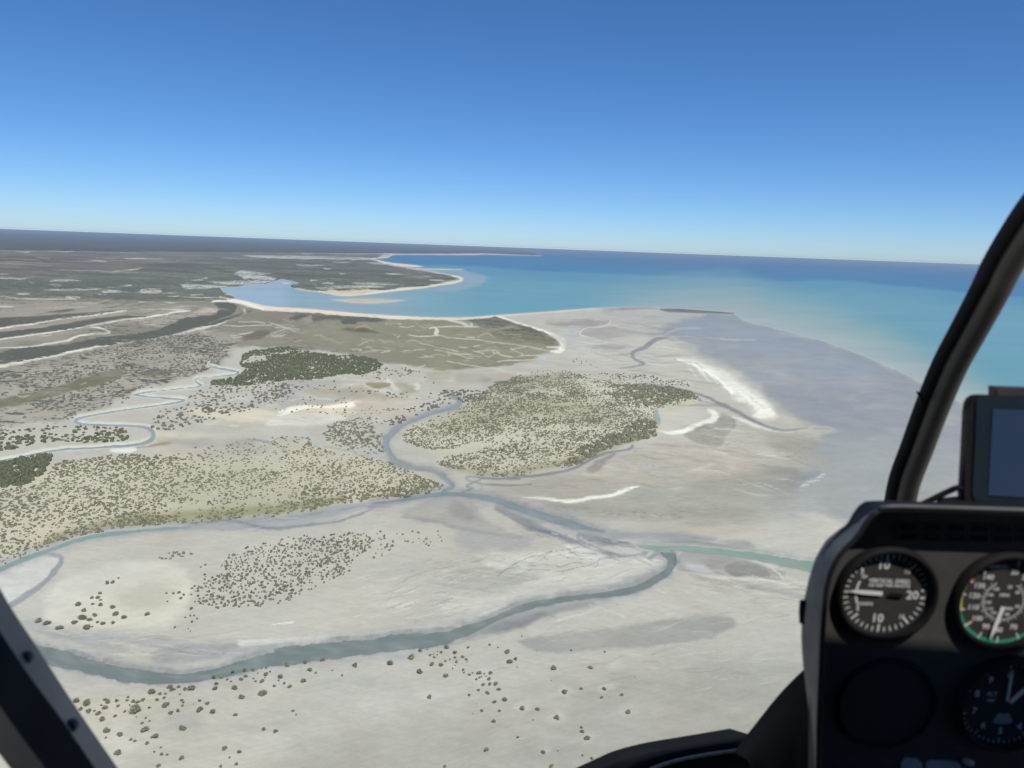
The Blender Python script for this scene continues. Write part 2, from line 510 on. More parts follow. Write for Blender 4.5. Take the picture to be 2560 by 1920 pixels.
stroke(Q('Z1', (0, 1140, 2.4), (180, 1110, 1.6), (280, 1090, .8)), WHITE, .9, 1, 1.5)
stroke(Q('B', (0, 650, 1), (260, 600, 1.5), (320, 640, 1.5), (420, 570, 1.6), (700, 540, 1)), WHITE, .8, 1, 1.5)
area(Q('B', (0, 690), (250, 640), (450, 600), (700, 560), (900, 490), (1060, 545), (980, 580), (800, 610), (500, 690), (300, 740), (0, 730)), (196, 188, 178), .85, 2.5, 4, stk=.8)
# scrub-speckled country left of the meandering creek
area([(-300, 1010), (0, 925), (200, 885), (380, 845), (520, 828), (600, 850), (560, 900), (520, 935), (350, 975), (240, 1030), (170, 1050), (0, 1070), (-300, 1120)], (188, 182, 172), .9, 8, 10, scr=.45, stk=.2)
area([(-60, 1010), (80, 980), (200, 950), (250, 930), (310, 925), (300, 945), (220, 970), (100, 1000), (0, 1020)], (154, 148, 131), .9, 4, 6, scr=.2)
area(Q('Z1', (1100, 1260), (1200, 1215), (1370, 1225), (1380, 1245), (1200, 1265)), (152, 142, 122), .9, 2, 3, scr=.1)
area(Q('B', (1410, 930), (1520, 850), (1750, 780), (1880, 800), (1750, 870), (1600, 940)), (150, 142, 126), .9, 2.5, 3, scr=.15)
area(Q('B', (1200, 690), (1550, 560), (2212, 560), (2212, 900), (1800, 830), (1300, 760)), (168, 160, 150), .9, 4, 4, scr=.0)
for p in (((1150, 745), (1500, 750), (1830, 740)), ((1360, 690), (1600, 695), (1720, 715)), ((1250, 890), (1450, 860), (1560, 830)), ((1280, 915), (1400, 900)), ((1820, 715), (1950, 760), (2150, 800), (2212, 810)), ((1870, 775), (2000, 780), (2150, 835)), ((1790, 860), (1850, 890), (1950, 885), (2000, 878)), ((1790, 855), (1900, 830), (2010, 790))):
    stroke(Q('B', *p), PALE, .75, 1, 2.5, w=1.1)
# woods behind the long beach
area(Q('C', (0, 105), (250, 115), (440, 125), (700, 150), (1050, 158), (1400, 175), (1500, 215), (1300, 245), (1100, 240), (1050, 285), (880, 285), (800, 225), (480, 235), (430, 165), (250, 240), (150, 215), (200, 150)), (146, 143, 131), .95, 3, 6, scr=.6)
area(Q('C', (860, 355), (1100, 340), (1350, 400), (1100, 408)), (140, 132, 114), .8, 3, 5, scr=.3)
# the near headland with its white beach rim
area(Q('D', (650, 205), (1000, 180), (1250, 210), (1500, 300), (1750, 390), (1900, 480), (1930, 560), (1850, 575), (1500, 545), (1150, 500), (1000, 400), (1250, 330), (900, 290), (700, 240)), (160, 153, 130), .95, 4, 5, scr=.42)
area(Q('D', (690, 205), (1000, 190), (1230, 260), (1150, 320), (950, 345), (780, 290)), (152, 150, 142), .8, 3, 5, scr=.6)
area(Q('D', (1150, 330), (1300, 305), (1370, 345), (1250, 355)), (190, 182, 158), .9, 3, 4)
# long beach and the beaches of the far point
stroke(Q('O', (550, 742, 1), (575, 749, 3), (610, 758, 5), (650, 767, 6.5), (700, 773, 6.5), (760, 777, 6), (840, 783, 5), (930, 790, 4.5), (1010, 795, 4), (1080, 797, 3), (1150, 797, 3), (1230, 792, 2.6)), BEACH, 1, 1.0, 1.6)
stroke(Q('B', (1010, 408, 2), (1200, 400, 3.5), (1400, 420, 4), (1550, 470, 4), (1700, 510, 3)), WHITE, 1, 1, 2)
stroke(Q('D', (1060, 175, 1.6), (1180, 205, 2.2), (1400, 280, 2.6), (1650, 360, 3), (1850, 430, 4.5), (1960, 500, 7), (1985, 580, 7), (1960, 630, 7), (1920, 665, 5), (1800, 660, 2)), WHITE, 1, 1, 1)
stroke(Q('D', (1750, 600, 1), (1900, 602, 1.5), (1960, 610, 2)), WHITE, .9, 1, 1)
stroke(Q('O', (929, 646, .8), (970, 643, 1.2), (976, 638.4, 1.2), (986, 635.5, .9), (1068, 635.6, .8), (1185, 636.4, 1.3), (1208, 635, 1.4), (1280, 637, .6), (1355, 638.3, .5)), BEACH, .95, .6, .6)
stroke(Q('O', (925, 648, 1.2), (958, 655, 1.6), (1000, 662, 2.6), (1035, 665, 2.6), (1058, 666.8, 1)), BEACH, .95, .8, .8)
stroke(Q('O', (1040, 672, .6), (1100, 673.5, 1.6), (1150, 674, 1), (1156, 673.6, .4)), (224, 214, 200), .9, .8, .5)
stroke(Q('O', (1130, 690, 1.4), (1150, 695, 3), (1153, 701, 3.2), (1138, 706, 2.6), (1106, 711, 2), (1059, 718, 2), (1011, 723, 2.2), (964, 728, 2.6), (916, 734, 3.6), (869, 738, 3), (830, 735, 3), (796, 729, 2)), BEACH, 1, .8, .8)
area(Q('Z2', (620, 598), (700, 592), (820, 570), (1000, 575), (1050, 600), (920, 622), (780, 625), (700, 612)), (226, 212, 192), .9, 1.2, 1.5)
area(Q('Z2', (740, 580), (850, 572), (880, 580), (780, 590)), (120, 122, 104), .9, .8, 1)
# the bar in the mouth of the inlet
area([(826, 749), (885, 747), (948, 748), (1015, 750.5), (989, 755), (932, 759), (885, 757.5), (853, 753.5)], (214, 204, 190), 1, .8, .6)
# pale mud at the head of the inlet
area(Q('B', (1400, -20), (1540, 0), (1820, 25), (1690, 50), (1900, 90), (1700, 160), (1440, 180), (1100, 165), (900, 130), (700, 115), (850, 95), (920, 75), (940, 90), (850, 118), (1100, 130), (1300, 125), (1430, 100), (1370, 50), (1300, 30)), (214, 220, 219), 1, 1, 1.2)
area(Q('B', (380, 165), (600, 172), (640, 150), (700, 150), (650, 165), (1300, 200), (1150, 215), (650, 235), (590, 200), (560, 178)), (205, 212, 214), 1, 1, 1.2)
area(Q('B', (1920, 160), (2000, 138), (2080, 150), (2090, 162)), WHITE, 1, .8, .6)

# creeks of the grassy plain: pale sand threads
THREADS = [('D', [(0, 455), (200, 440), (240, 440)]), ('D', [(240, 435), (300, 445), (380, 465), (540, 480), (720, 495), (900, 515), (1100, 540), (1250, 560), (1450, 590), (1600, 620), (1780, 655)]),
           ('D', [(0, 545), (120, 575), (260, 600), (400, 630), (540, 660)]), ('D', [(200, 640), (350, 670), (490, 690), (600, 730), (630, 750)]), ('D', [(490, 688), (640, 695), (720, 695)]), ('D', [(360, 670), (400, 715)]), ('D', [(630, 755), (730, 758)]),
           ('D', [(730, 645), (800, 660), (880, 690), (850, 695)]), ('D', [(800, 650), (1000, 648), (1070, 680), (1020, 690), (1000, 660)]), ('D', [(1070, 690), (1120, 715), (1250, 735), (1400, 730), (1500, 720), (1650, 720)]), ('D', [(1250, 620), (1330, 660), (1420, 700), (1400, 725)]), ('D', [(1260, 630), (1450, 600)]),
           ('D', [(1080, 800), (1200, 790), (1400, 788), (1600, 770)]), ('D', [(380, 800), (540, 830), (720, 860), (900, 890), (1050, 900), (1150, 930), (1300, 960)]), ('D', [(80, 935), (300, 935), (600, 945), (900, 965), (1150, 965), (1350, 970), (1500, 965), (1700, 955), (1830, 970)]),
           ('D', [(1830, 970), (1900, 1010), (2050, 1045), (2212, 1085)]), ('D', [(400, 1000), (480, 1050), (600, 1090), (740, 1120), (860, 1160)]), ('D', [(220, 1060), (360, 1065), (500, 1075)]), ('D', [(540, 595), (650, 610)]), ('D', [(750, 590), (830, 580)]), ('D', [(650, 460), (740, 470)]),
           ('C', [(1000, 635), (1130, 640), (1100, 655)]), ('C', [(1180, 605), (1260, 610), (1300, 640), (1450, 648), (1520, 655), (1400, 680)]), ('C', [(1100, 590), (1130, 560), (1220, 535)]), ('C', [(1610, 470), (1660, 445)]), ('C', [(1780, 438), (1950, 460), (2170, 440)]), ('C', [(1700, 660), (1800, 655)]), ('C', [(1850, 650), (2000, 635)]),
           ('C', [(1690, 860), (1800, 890), (1950, 950), (2000, 1000)]), ('C', [(1680, 905), (1850, 910), (1960, 960)]), ('C', [(1900, 885), (2000, 850)]), ('C', [(2010, 950), (2212, 935)]), ('C', [(1640, 315), (1750, 325), (1850, 310)]),
           ('C', [(850, 1000), (880, 1030), (1100, 1060), (1400, 1060), (1500, 1080)]), ('C', [(540, 1090), (750, 1100), (900, 1120), (1100, 1122)]), ('C', [(1280, 1020), (1450, 1025), (1520, 1050)]), ('C', [(740, 150), (760, 150)])]
for z, p in THREADS:
    stroke(Q(z, *p), (222, 217, 203), .85, .8, 2.4, w=.95)
stroke(Q('C', (1150, 1110, 2), (1200, 1150, 3), (1320, 1190, 4), (1450, 1220, 7), (1580, 1260, 5), (1650, 1275, 2)), (218, 218, 208), 1, 1.5, 3)
stroke(Q('C', (1500, 1060, 5), (1550, 1120, 6), (1600, 1170, 6), (1700, 1190, 4)), (220, 220, 212), 1, 1.5, 3)
area(Q('C', (1760, 1130), (1850, 1120), (1900, 1090), (1950, 1180), (1850, 1195)), (220, 221, 214), 1, 1.5, 3)
stroke(Q('D', (130, 340, 2), (200, 330, 2), (230, 380, 5), (210, 410, 4), (240, 440, 2)), (225, 222, 210), 1, 1.2, 1.2)
stroke(Q('D', (400, 225, 2), (520, 250, 4), (620, 280, 5), (700, 300, 5)), (222, 220, 212), .9, 1.5, 2)
stroke(Q('D', (140, 335, 1), (400, 312, 1.5), (620, 318, 2), (800, 320, 1.5)), (222, 216, 196), .9, 1, 1)
stroke(Q('D', (620, 235, 2), (660, 270, 2.6), (690, 298, 1.5)), SLATE, .8, 1, 1)
# brown and tan flats round the middle
area(Q('C', (280, 1190), (500, 1150), (900, 1170), (1300, 1200), (1700, 1270), (1650, 1310), (1300, 1330), (900, 1310), (500, 1280)), (192, 182, 163), .7, 8, 10, stk=.4)
area(Q('C', (1180, 1100), (1480, 1090), (1520, 1150), (1350, 1180), (1200, 1140)), (176, 168, 144), .9, 2, 4)
area(Q('C', (1560, 1120), (1750, 1100), (1900, 1230), (1650, 1240), (1620, 1190)), (186, 177, 154), .6, 5, 7)
area(Q('D', (90, 820), (380, 800), (460, 930), (400, 1060), (120, 1050)), (190, 180, 160), .4, 10, 10)
area(Q('D', (480, 950), (800, 950), (1300, 970), (1380, 1060), (1200, 1150), (900, 1165), (600, 1110)), (202, 194, 184), .85, 8, 8, stk=.3)
area(Q('D', (780, 1050), (900, 1020), (980, 1070), (880, 1100)), (180, 174, 168), .7, 7, 6)
area(Q('C', (0, 1070), (500, 1050), (900, 1110), (300, 1200), (280, 1300), (700, 1330), (1000, 1330), (600, 1400), (0, 1450)), (196, 192, 190), .8, 7, 8)
# white salt pans between the creeks
area(Q('C', (-1250, 1500), (-900, 1440), (-400, 1460), (0, 1480), (330, 1420), (600, 1425), (880, 1390), (1090, 1350), (1110, 1400), (900, 1470), (1050, 1520), (600, 1560), (300, 1620), (-300, 1640), (-1000, 1600)), (228, 219, 203), .85, 5, 9)
area(Q('C', (0, 1480), (330, 1420), (600, 1425), (880, 1385), (1090, 1355), (1100, 1395), (880, 1450), (400, 1455), (0, 1560)), (247, 242, 231), .95, 2.5, 4)
area(Q('C', (0, 1560), (500, 1530), (900, 1560), (800, 1640), (300, 1700), (-200, 1680)), (226, 224, 218), .8, 5, 6)
area(Q('C', (1080, 1360), (1500, 1370), (1850, 1380), (1900, 1440), (1500, 1450), (1100, 1450)), (214, 200, 186), .7, 5, 6)
area(Q('C', (1080, 1480), (1300, 1440), (1700, 1440), (1750, 1560), (1500, 1600), (1150, 1540)), (204, 193, 176), .6, 9, 9)
area(Q('Z5', (1240, 260), (1500, 270), (1700, 290), (1500, 300), (1300, 310)), (222, 215, 198), .6, 6, 7)
area(Q('Z5', (870, 410), (1040, 370), (1080, 400), (1000, 425)), WHITE, .9, 2.5, 4)
area(Q('Z5', (1060, 375), (1330, 340), (1350, 360), (1100, 380)), (178, 164, 122), .8, 2.5, 4)
area(Q('Z5', (1300, 380), (1700, 360), (2100, 380), (2000, 480), (1700, 520), (1400, 470)), (206, 194, 182), .45, 22, 12)
area(Q('Z5', (1300, 330), (1600, 310), (1950, 320), (1990, 370), (1600, 380)), (196, 188, 184), .8, 6, 6)
# ground under the mangroves: pale sand with an olive film along the banks
area([(0, 1215), (158, 1160), (420, 1140), (600, 1152), (760, 1100), (930, 1146), (1010, 1172), (1094, 1210), (980, 1246), (790, 1276), (633, 1297), (316, 1322), (177, 1349), (95, 1380), (0, 1412)], (214, 208, 192), .8, 8, 6, stk=.15)
area([(450, 1180), (600, 1160), (720, 1200), (760, 1270), (560, 1295), (440, 1290), (430, 1230)], (200, 197, 178), .6, 28, 12)
stroke([(95, 1370, 8), (177, 1338, 12), (316, 1306, 16), (443, 1296, 15), (560, 1290, 14), (690, 1276, 14), (780, 1262, 12), (853, 1250, 10)], (168, 165, 126), .65, 8, 8)
area([(1002, 1080), (1160, 1020), (1250, 975), (1360, 935), (1480, 950), (1680, 972), (1745, 1000), (1640, 1080), (1500, 1135), (1420, 1168), (1300, 1190), (1170, 1182), (1060, 1122)], (216, 212, 196), .8, 8, 6, stk=.15)
area([(1060, 1060), (1180, 1010), (1330, 985), (1480, 1000), (1560, 1030), (1450, 1060), (1300, 1050), (1150, 1080)], (190, 187, 166), .7, 22, 12, scr=.25)
area([(1230, 965), (1290, 945), (1420, 930), (1430, 960), (1300, 985)], (196, 192, 176), .7, 6, 6, scr=.4)
stroke([(1120, 1168, 5), (1240, 1188, 6), (1330, 1172, 7), (1450, 1148, 9), (1540, 1110, 10), (1620, 1085, 10)], (164, 161, 128), .5, 7, 6)

# ------------------------------------------------ tidal flats
# wet sheet by the sea
area([(1500, 772), (1700, 775), (1833, 783), (1860, 802), (1955, 826), (2082, 861), (2240, 923), (2411, 1011), (2620, 1110), (2900, 1290), (2700, 1400), (2300, 1350), (2080, 1290), (2010, 1180), (2040, 1110), (2040, 1072), (1960, 1030), (1850, 935), (1760, 890), (1690, 850), (1600, 830)], (170, 174, 181), 1, 16, 8, wet=.9, stk=.25)
area([(1660, 790), (1850, 805), (2050, 855), (2200, 920), (2150, 960), (1950, 905), (1780, 860)], (170, 180, 192), .8, 20, 10, wet=1.0)
area([(1990, 1150), (2100, 1080), (2400, 1120), (2700, 1250), (2400, 1350), (2080, 1290), (1940, 1300), (1900, 1240)], (180, 183, 181), .8, 30, 10, wet=.7)
area([(1370, 805), (1480, 780), (1640, 772), (1760, 785), (1700, 800), (1640, 830), (1560, 850), (1480, 870), (1420, 880), (1400, 850)], (207, 204, 199), .8, 10, 10, stk=.8, wet=.2)
stroke(Q('Z3', (0, 606, 1.2), (300, 590, 2), (600, 568, 2.2), (850, 545, 2.2), (1100, 540, 2)), (226, 222, 214), .9, 1.4, 1.5)
area(Q('Z3', (1420, 545), (1700, 545), (2010, 570), (2010, 584), (1700, 578), (1500, 570)), (146, 144, 146), .95, 1.4, 1.2, wet=.4)
area(Q('Z3', (900, 540), (1250, 535), (1400, 545), (1100, 552)), (170, 166, 164), .7, 2, 2)
area(Q('Z3', (520, 650), (750, 640), (1000, 650), (960, 685), (780, 690), (600, 680)), (172, 166, 166), .75, 7, 8)
area(Q('Z3', (780, 750), (830, 700), (1000, 680), (1300, 730), (1100, 760), (1000, 800), (850, 770)), (186, 182, 178), .7, 6, 6)
stroke(Q('Z3', (1030, 640, 1), (1000, 680, 1.6), (860, 695, 1.6), (790, 740, 2.6), (860, 775, 1.5), (1000, 815, 1)), PALE, .8, 1.4, 2)
area(Q('Z3', (850, 840), (1050, 835), (1200, 850), (1000, 870)), (180, 176, 174), .7, 4, 6)
area(Q('Z3', (690, 720), (780, 700), (770, 780), (700, 790)), (192, 196, 200), .6, 6, 4, wet=.5)
stroke(Q('Z3', (1740, 700, 1), (1600, 700, 2), (1480, 740, 2), (1380, 770, 1.6)), (216, 208, 196), .7, 2, 3)
stroke(Q('Z3', (1400, 785, 2), (1600, 772, 2.2), (1900, 785, 2), (2180, 795, 1)), (220, 214, 204), .8, 1.5, 2)
# dry white ridges of the outer flat
RIDGE = [((1560, 945), 1), ((1700, 985), 2.5), ((1850, 1080), 3), ((1960, 1160), 4), ((2080, 1260), 6), ((2200, 1350), 7)]
area(Q('F', (330, 145), (470, 150), (620, 200), (800, 290), (960, 400), (1100, 500), (1200, 590), (1240, 680), (1180, 705), (1080, 690), (1060, 610), (960, 530), (840, 470), (780, 390), (660, 290), (520, 210), (400, 165)), (236, 235, 229), .9, 11, 8, stk=.8)
area(Q('F', (1000, 520), (1120, 530), (1210, 640), (1180, 700), (1060, 690), (1090, 620)), (244, 243, 238), .8, 4, 8, stk=1)
stroke(Q('F', (330, 145, 1), (500, 200, 2.6), (650, 280, 3), (780, 375, 4), (850, 450, 5)), (246, 245, 240), .9, 2, 3, stk=.8)
for i in range(26):
    t = i / 26
    x0 = 420 + 760 * t + random.uniform(-40, 40); y0 = 160 + 470 * t ** 1.2 + random.uniform(-30, 50)
    stroke(Q('F', (x0, y0, .5), (x0 + 45, y0 + 34, 1.0), (x0 + 85, y0 + 80, .5)), random.choice([(250, 249, 245), (206, 203, 196), (250, 249, 245)]), .6, 1, 2)
stroke(Q('F', (620, 610, 3), (680, 640, 8), (690, 690, 9), (600, 740, 8), (480, 780, 8), (360, 815, 6), (250, 820, 3), (170, 805, 1)), (242, 241, 236), .95, 2.5, 4, stk=.7)
area(Q('F', (250, 640), (400, 600), (600, 610), (650, 680), (520, 740), (330, 790), (220, 780)), (214, 211, 204), .85, 6, 6, stk=.5)
area(Q('F', (420, 830), (560, 770), (720, 700), (760, 640), (840, 680), (870, 750), (800, 860), (740, 930), (600, 940), (480, 900)), (182, 178, 172), .85, 5, 6, stk=.6)
stroke(Q('F', (810, 660, 1), (860, 720, 1.4), (850, 780, 1.4), (790, 860, 1)), (160, 157, 156), .6, 1.4, 2)
stroke(Q('F', (570, 850, .8), (590, 890, 1.2), (640, 940, 1.2), (720, 990, 2), (850, 1030, 3), (1100, 1052, 3), (1400, 1045, 2)), (166, 163, 160), .6, 2.5, 3)
stroke(Q('F', (860, 675, 1), (920, 700, 4), (1000, 730, 5), (1100, 770, 5), (1250, 800, 3), (1400, 815, 1)), (238, 236, 230), .9, 2, 3)
stroke(Q('F', (590, 955, 1), (700, 990, 3), (800, 1022, 2)), (240, 238, 231), .9, 1.5, 2)
stroke(Q('F', (600, 1060, 1), (740, 1100, 4), (840, 1135, 7), (890, 1145, 2)), (240, 238, 231), .85, 2, 4)
area(Q('F', (440, 1170), (560, 1140), (680, 1120), (600, 1160), (510, 1215)), (228, 228, 224), .7, 3, 4, stk=1)
for i in range(9):
    x0, y0 = 450 + i * 16 + random.uniform(-6, 6), 1200 - i * 7 + random.uniform(-8, 8)
    stroke(Q('F', (x0, y0, .5), (x0 + 40, y0 - 22, 1.2), (x0 + 90, y0 - 34, .5)), (246, 246, 242), .8, 1, 2)
for i in range(10):
    x0, y0 = 1470 + i * 20 + random.uniform(-10, 10), 1330 - i * 11 + random.uniform(-12, 12)
    stroke(Q('F', (x0, y0, .5), (x0 + 30, y0 - 18, .9), (x0 + 60, y0 - 8, .5)), (226, 228, 230), .7, .9, 2)
stroke(Q('F', (1360, 800, 1), (1500, 820, 6), (1640, 820, 8), (1780, 810, 3), (1820, 815, 1)), (212, 206, 196), .9, 3, 4)
stroke(Q('F', (1560, 770, 1), (1700, 775, 2), (1800, 790, 1)), (228, 224, 216), .7, 2, 3)
area(Q('F', (1190, 820), (1400, 830), (1600, 870), (1640, 950), (1500, 1020), (1250, 1000), (1150, 900)), (180, 176, 168), .7, 14, 8, stk=.5)
area(Q('F', (780, 880), (900, 760), (1150, 800), (1200, 960), (1000, 1020), (820, 1000)), (200, 196, 186), .7, 10, 8, stk=.5)
area(Q('F', (1000, 1070), (1300, 1060), (1600, 1030), (1740, 1080), (1600, 1160), (1300, 1110), (1050, 1130)), (194, 188, 178), .7, 10, 8, stk=.5)
area(Q('F', (1150, 1480), (1300, 1340), (1500, 1200), (1650, 1180), (1560, 1260), (1400, 1360), (1250, 1470)), (158, 164, 176), .75, 10, 6, wet=.8)
area(Q('F', (600, 1180), (900, 1150), (1250, 1130), (1500, 1190), (1400, 1330), (1200, 1420), (900, 1500), (600, 1480), (300, 1420), (500, 1330)), (176, 172, 164), .7, 16, 10, stk=.6)
stroke(Q('F', (180, 1355, 1), (300, 1342, 2), (400, 1330, 1.5)), (238, 236, 230), .8, 1.4, 2)
stroke(Q('F', (110, 1365, 1), (180, 1400, 1.6), (210, 1412, .8)), (150, 148, 146), .6, 1.2, 2)
stroke(Q('F', (300, 1190, .8), (340, 1150, 1), (430, 1110, 1.4), (560, 1090, 1)), (168, 164, 160), .6, 1.6, 3)
area([(1380, 1240), (1500, 1205), (1650, 1180), (1800, 1190), (1950, 1210), (1990, 1260), (1850, 1320), (1600, 1310), (1420, 1290)], (189, 188, 180), .8, 26, 10, stk=.6)
# flat south of the right-hand mangroves
area(Q('Z7', (50, 740), (320, 640), (600, 610), (900, 500), (1100, 430), (1400, 350), (1900, 380), (2212, 440), (2212, 560), (1700, 640), (1300, 700), (1000, 760), (600, 800), (300, 790)), (204, 196, 186), .75, 14, 10, stk=.6)
stroke(Q('Z7', (330, 775, 1), (500, 780, 3), (720, 805, 4), (900, 780, 4), (1080, 745, 3.6), (1200, 710, 3), (1260, 690, 1)), (244, 243, 238), .95, 1.8, 4)
area(Q('Z7', (250, 750), (420, 640), (700, 620), (1000, 640), (1200, 680), (900, 750), (500, 760)), (196, 189, 182), .7, 8, 8, stk=.5)
stroke(Q('Z7', (1300, 350, 1), (1500, 365, 2), (1780, 380, 2), (2100, 440, 1.6), (2212, 460, 1)), (172, 168, 165), .6, 2.4, 4)
stroke(Q('Z7', (1220, 390, 2), (1500, 440, 4), (1750, 480, 4), (2000, 520, 2)), (184, 178, 174), .6, 4, 5)
area(Q('Z7', (850, 560), (980, 450), (1060, 420), (1000, 500), (900, 590)), (168, 164, 163), .7, 5, 4)
area(Q('Z7', (480, 830), (900, 830), (1300, 860), (1700, 880), (2100, 830), (2212, 860), (2000, 960), (1400, 940), (800, 900)), (186, 182, 174), .75, 12, 8, stk=.6)
area(Q('Z7', (200, 770), (330, 770), (600, 890), (1000, 960), (1700, 1000), (2212, 1000), (2212, 1060), (1500, 1040), (900, 990), (500, 890)), (206, 198, 188), .8, 6, 6)
for i in range(26):
    x0, y0 = random.uniform(560, 1560), 0
    y0 = 850 + (x0 - 560) * .065 + random.uniform(-14, 30)
    stroke(Q('Z7', (x0, y0, .6), (x0 + 14, y0 + 10, 1.3), (x0 + 40, y0 + 6, .5)), random.choice([(216, 212, 204), (164, 160, 154)]), .6, .8, 2)

# middle flat: grey wet lobes either side of the main creek
stroke(Q('Z6', (-700, 1010, 6), (-300, 1000, 12), (0, 990, 16), (400, 960, 17), (700, 900, 14), (1000, 840, 7), (1180, 820, 4)), (180, 182, 188), .9, 6, 5, wet=.6)
stroke(Q('Z6', (-600, 1005, 2), (-300, 980, 3), (-50, 965, 3), (200, 1020, 3), (500, 1000, 3), (800, 960, 3.5), (930, 920, 3), (980, 900, 2)), (150, 155, 166), .85, 2.5, 4, wet=.8)
stroke(Q('Z6', (0, 980, 3), (200, 955, 4), (420, 940, 4), (650, 890, 2)), (156, 160, 168), .7, 4, 4, wet=.7)
stroke(Q('Z6', (960, 910, 2), (1080, 850, 2), (1180, 850, 2.2), (1190, 830, 1.4)), (158, 163, 172), .8, 1.8, 2, wet=.7)
stroke(Q('Z6', (1020, 850, 3), (1150, 822, 4), (1200, 815, 3)), (140, 150, 160), .8, 2, 2, wet=.8)
area(Q('Z6', (1260, 930), (1500, 780), (1700, 770), (1850, 830), (1900, 920), (2100, 1050), (1700, 1030), (1450, 960)), (190, 187, 183), .8, 8, 8, stk=.3)
area(Q('Z6', (1680, 800), (1790, 850), (1850, 930), (1780, 960), (1650, 900)), (178, 176, 174), .7, 8, 5)
stroke(Q('Z6', (1280, 935, 1.5), (1500, 960, 3), (1700, 1020, 4), (1950, 1060, 5), (2212, 1100, 5)), (168, 168, 172), .8, 3.5, 4, wet=.5)
area(Q('Z6', (1700, 1040), (2000, 1070), (2300, 1100), (2212, 1200), (1900, 1220), (1700, 1150)), (184, 183, 186), .7, 10, 8, wet=.3)
# braided wet tongues where the creeks meet
stroke(Q('E', (-300, 120, 8), (0, 270, 9), (300, 420, 9), (560, 520, 8), (800, 640, 8), (1050, 740, 8), (1350, 800, 7), (1600, 790, 6), (1750, 760, 6)), (146, 152, 164), .9, 5, 4, wet=.8)
stroke(Q('E', (-300, 150, 2), (0, 340, 3), (250, 420, 5), (450, 470, 4), (560, 520, 3)), (138, 142, 156), .7, 2.4, 3, wet=.8)
area(Q('E', (700, 330), (1000, 340), (1400, 420), (1800, 440), (2300, 480), (2700, 560), (2300, 600), (1900, 590), (1500, 560), (1200, 620), (900, 480)), (172, 173, 178), .85, 8, 6, wet=.6)
area(Q('E', (800, 470), (1000, 470), (1200, 560), (1380, 580), (1500, 600), (1300, 650), (1100, 650), (900, 560)), (142, 149, 158), .8, 5, 4, wet=.8, stk=.8)
for p in (((840, 480), (870, 560), (960, 620), (1100, 690), (1250, 740), (1400, 780)), ((620, 480), (720, 560), (860, 640), (1050, 720), (1250, 770)), ((1050, 520), (1150, 590), (1300, 640), (1480, 650), (1590, 665)), ((1280, 590), (1420, 600), (1590, 640)), ((820, 450), (800, 520), (850, 590), (980, 660)), ((1080, 500), (1200, 560), (1330, 600))):
    stroke(Q('E', *p), (128, 136, 148), .75, 1.6, 3, w=1.8, wet=.8)
for p in (((850, 500), (880, 560), (960, 610), (1010, 610)), ((840, 610), (950, 660), (1060, 700)), ((560, 440), (680, 440), (760, 430)), ((1270, 590), (1340, 590)), ((1380, 570), (1500, 575)), ((420, 470), (520, 500)), ((640, 470), (760, 580))):
    stroke(Q('E', *p), (206, 210, 214), .7, 1.6, 3, w=1.8)
area(Q('E', (1150, 650), (1400, 650), (1560, 690), (1700, 700), (1600, 750), (1400, 760), (1280, 700)), (206, 207, 206), .9, 3, 4)
area(Q('E', (1500, 560), (1700, 570), (2000, 600), (2000, 640), (1800, 680), (1600, 650)), (190, 196, 198), .8, 5, 4, wet=.5)
# white dry flat with dendritic runnels
area(Q('E', (-600, 760), (-200, 720), (300, 700), (620, 655), (900, 680), (1080, 750), (1250, 810), (1650, 800), (1900, 850), (1930, 940), (1700, 1040), (1400, 1130), (1000, 1220), (600, 1290), (200, 1370), (-100, 1480), (-700, 1560), (-1100, 1600), (-900, 1300), (-400, 1000)), (216, 214, 208), .85, 10, 10, stk=.8)
area(Q('E', (600, 655), (800, 660), (1050, 740), (1200, 800), (900, 830), (500, 780), (100, 850), (-200, 950), (-500, 900), (0, 760), (400, 720)), (226, 225, 220), .8, 6, 10, stk=1)
area(Q('E', (-700, 1000), (-100, 1000), (300, 1050), (100, 1200), (-300, 1300), (-900, 1300), (-1200, 1150)), (192, 191, 188), .7, 14, 12, stk=1)
for p, w in ((((-400, 990), (-100, 960), (0, 940), (300, 915), (500, 915), (520, 940), (620, 930), (720, 885), (850, 880)), 1.0), (((-300, 1060), (0, 870), (150, 800), (270, 790), (420, 720)), 1.3), (((480, 720), (700, 690), (800, 670)), .8),
             (((600, 1000), (800, 950), (920, 920), (1080, 860), (1100, 830), (1250, 820)), .9), (((1080, 870), (1060, 930), (1000, 960)), .7), (((750, 740), (1060, 765)), 1.1), (((670, 750), (800, 760)), .9), (((520, 760), (700, 820), (1000, 835)), .7),
             (((430, 730), (340, 800), (400, 830)), .7), (((130, 1000), (280, 980), (440, 990), (600, 1005)), .8)):
    stroke(Q('E', *p), (158, 160, 164), .75, .9, 3, w=w * 1.1, wet=.4)
for i in range(60):     # wind-combed streaks of the middle bank
    x0, y0 = random.uniform(880, 1330), random.uniform(1380, 1570)
    ln = random.uniform(14, 60)
    stroke([(x0, y0, .4), (x0 + ln * .5, y0 - ln * .16, random.uniform(.7, 1.7)), (x0 + ln, y0 - ln * .26, .4)], random.choice([(226, 225, 221), (228, 227, 223), (180, 179, 180)]), .5, 1.2, 3)
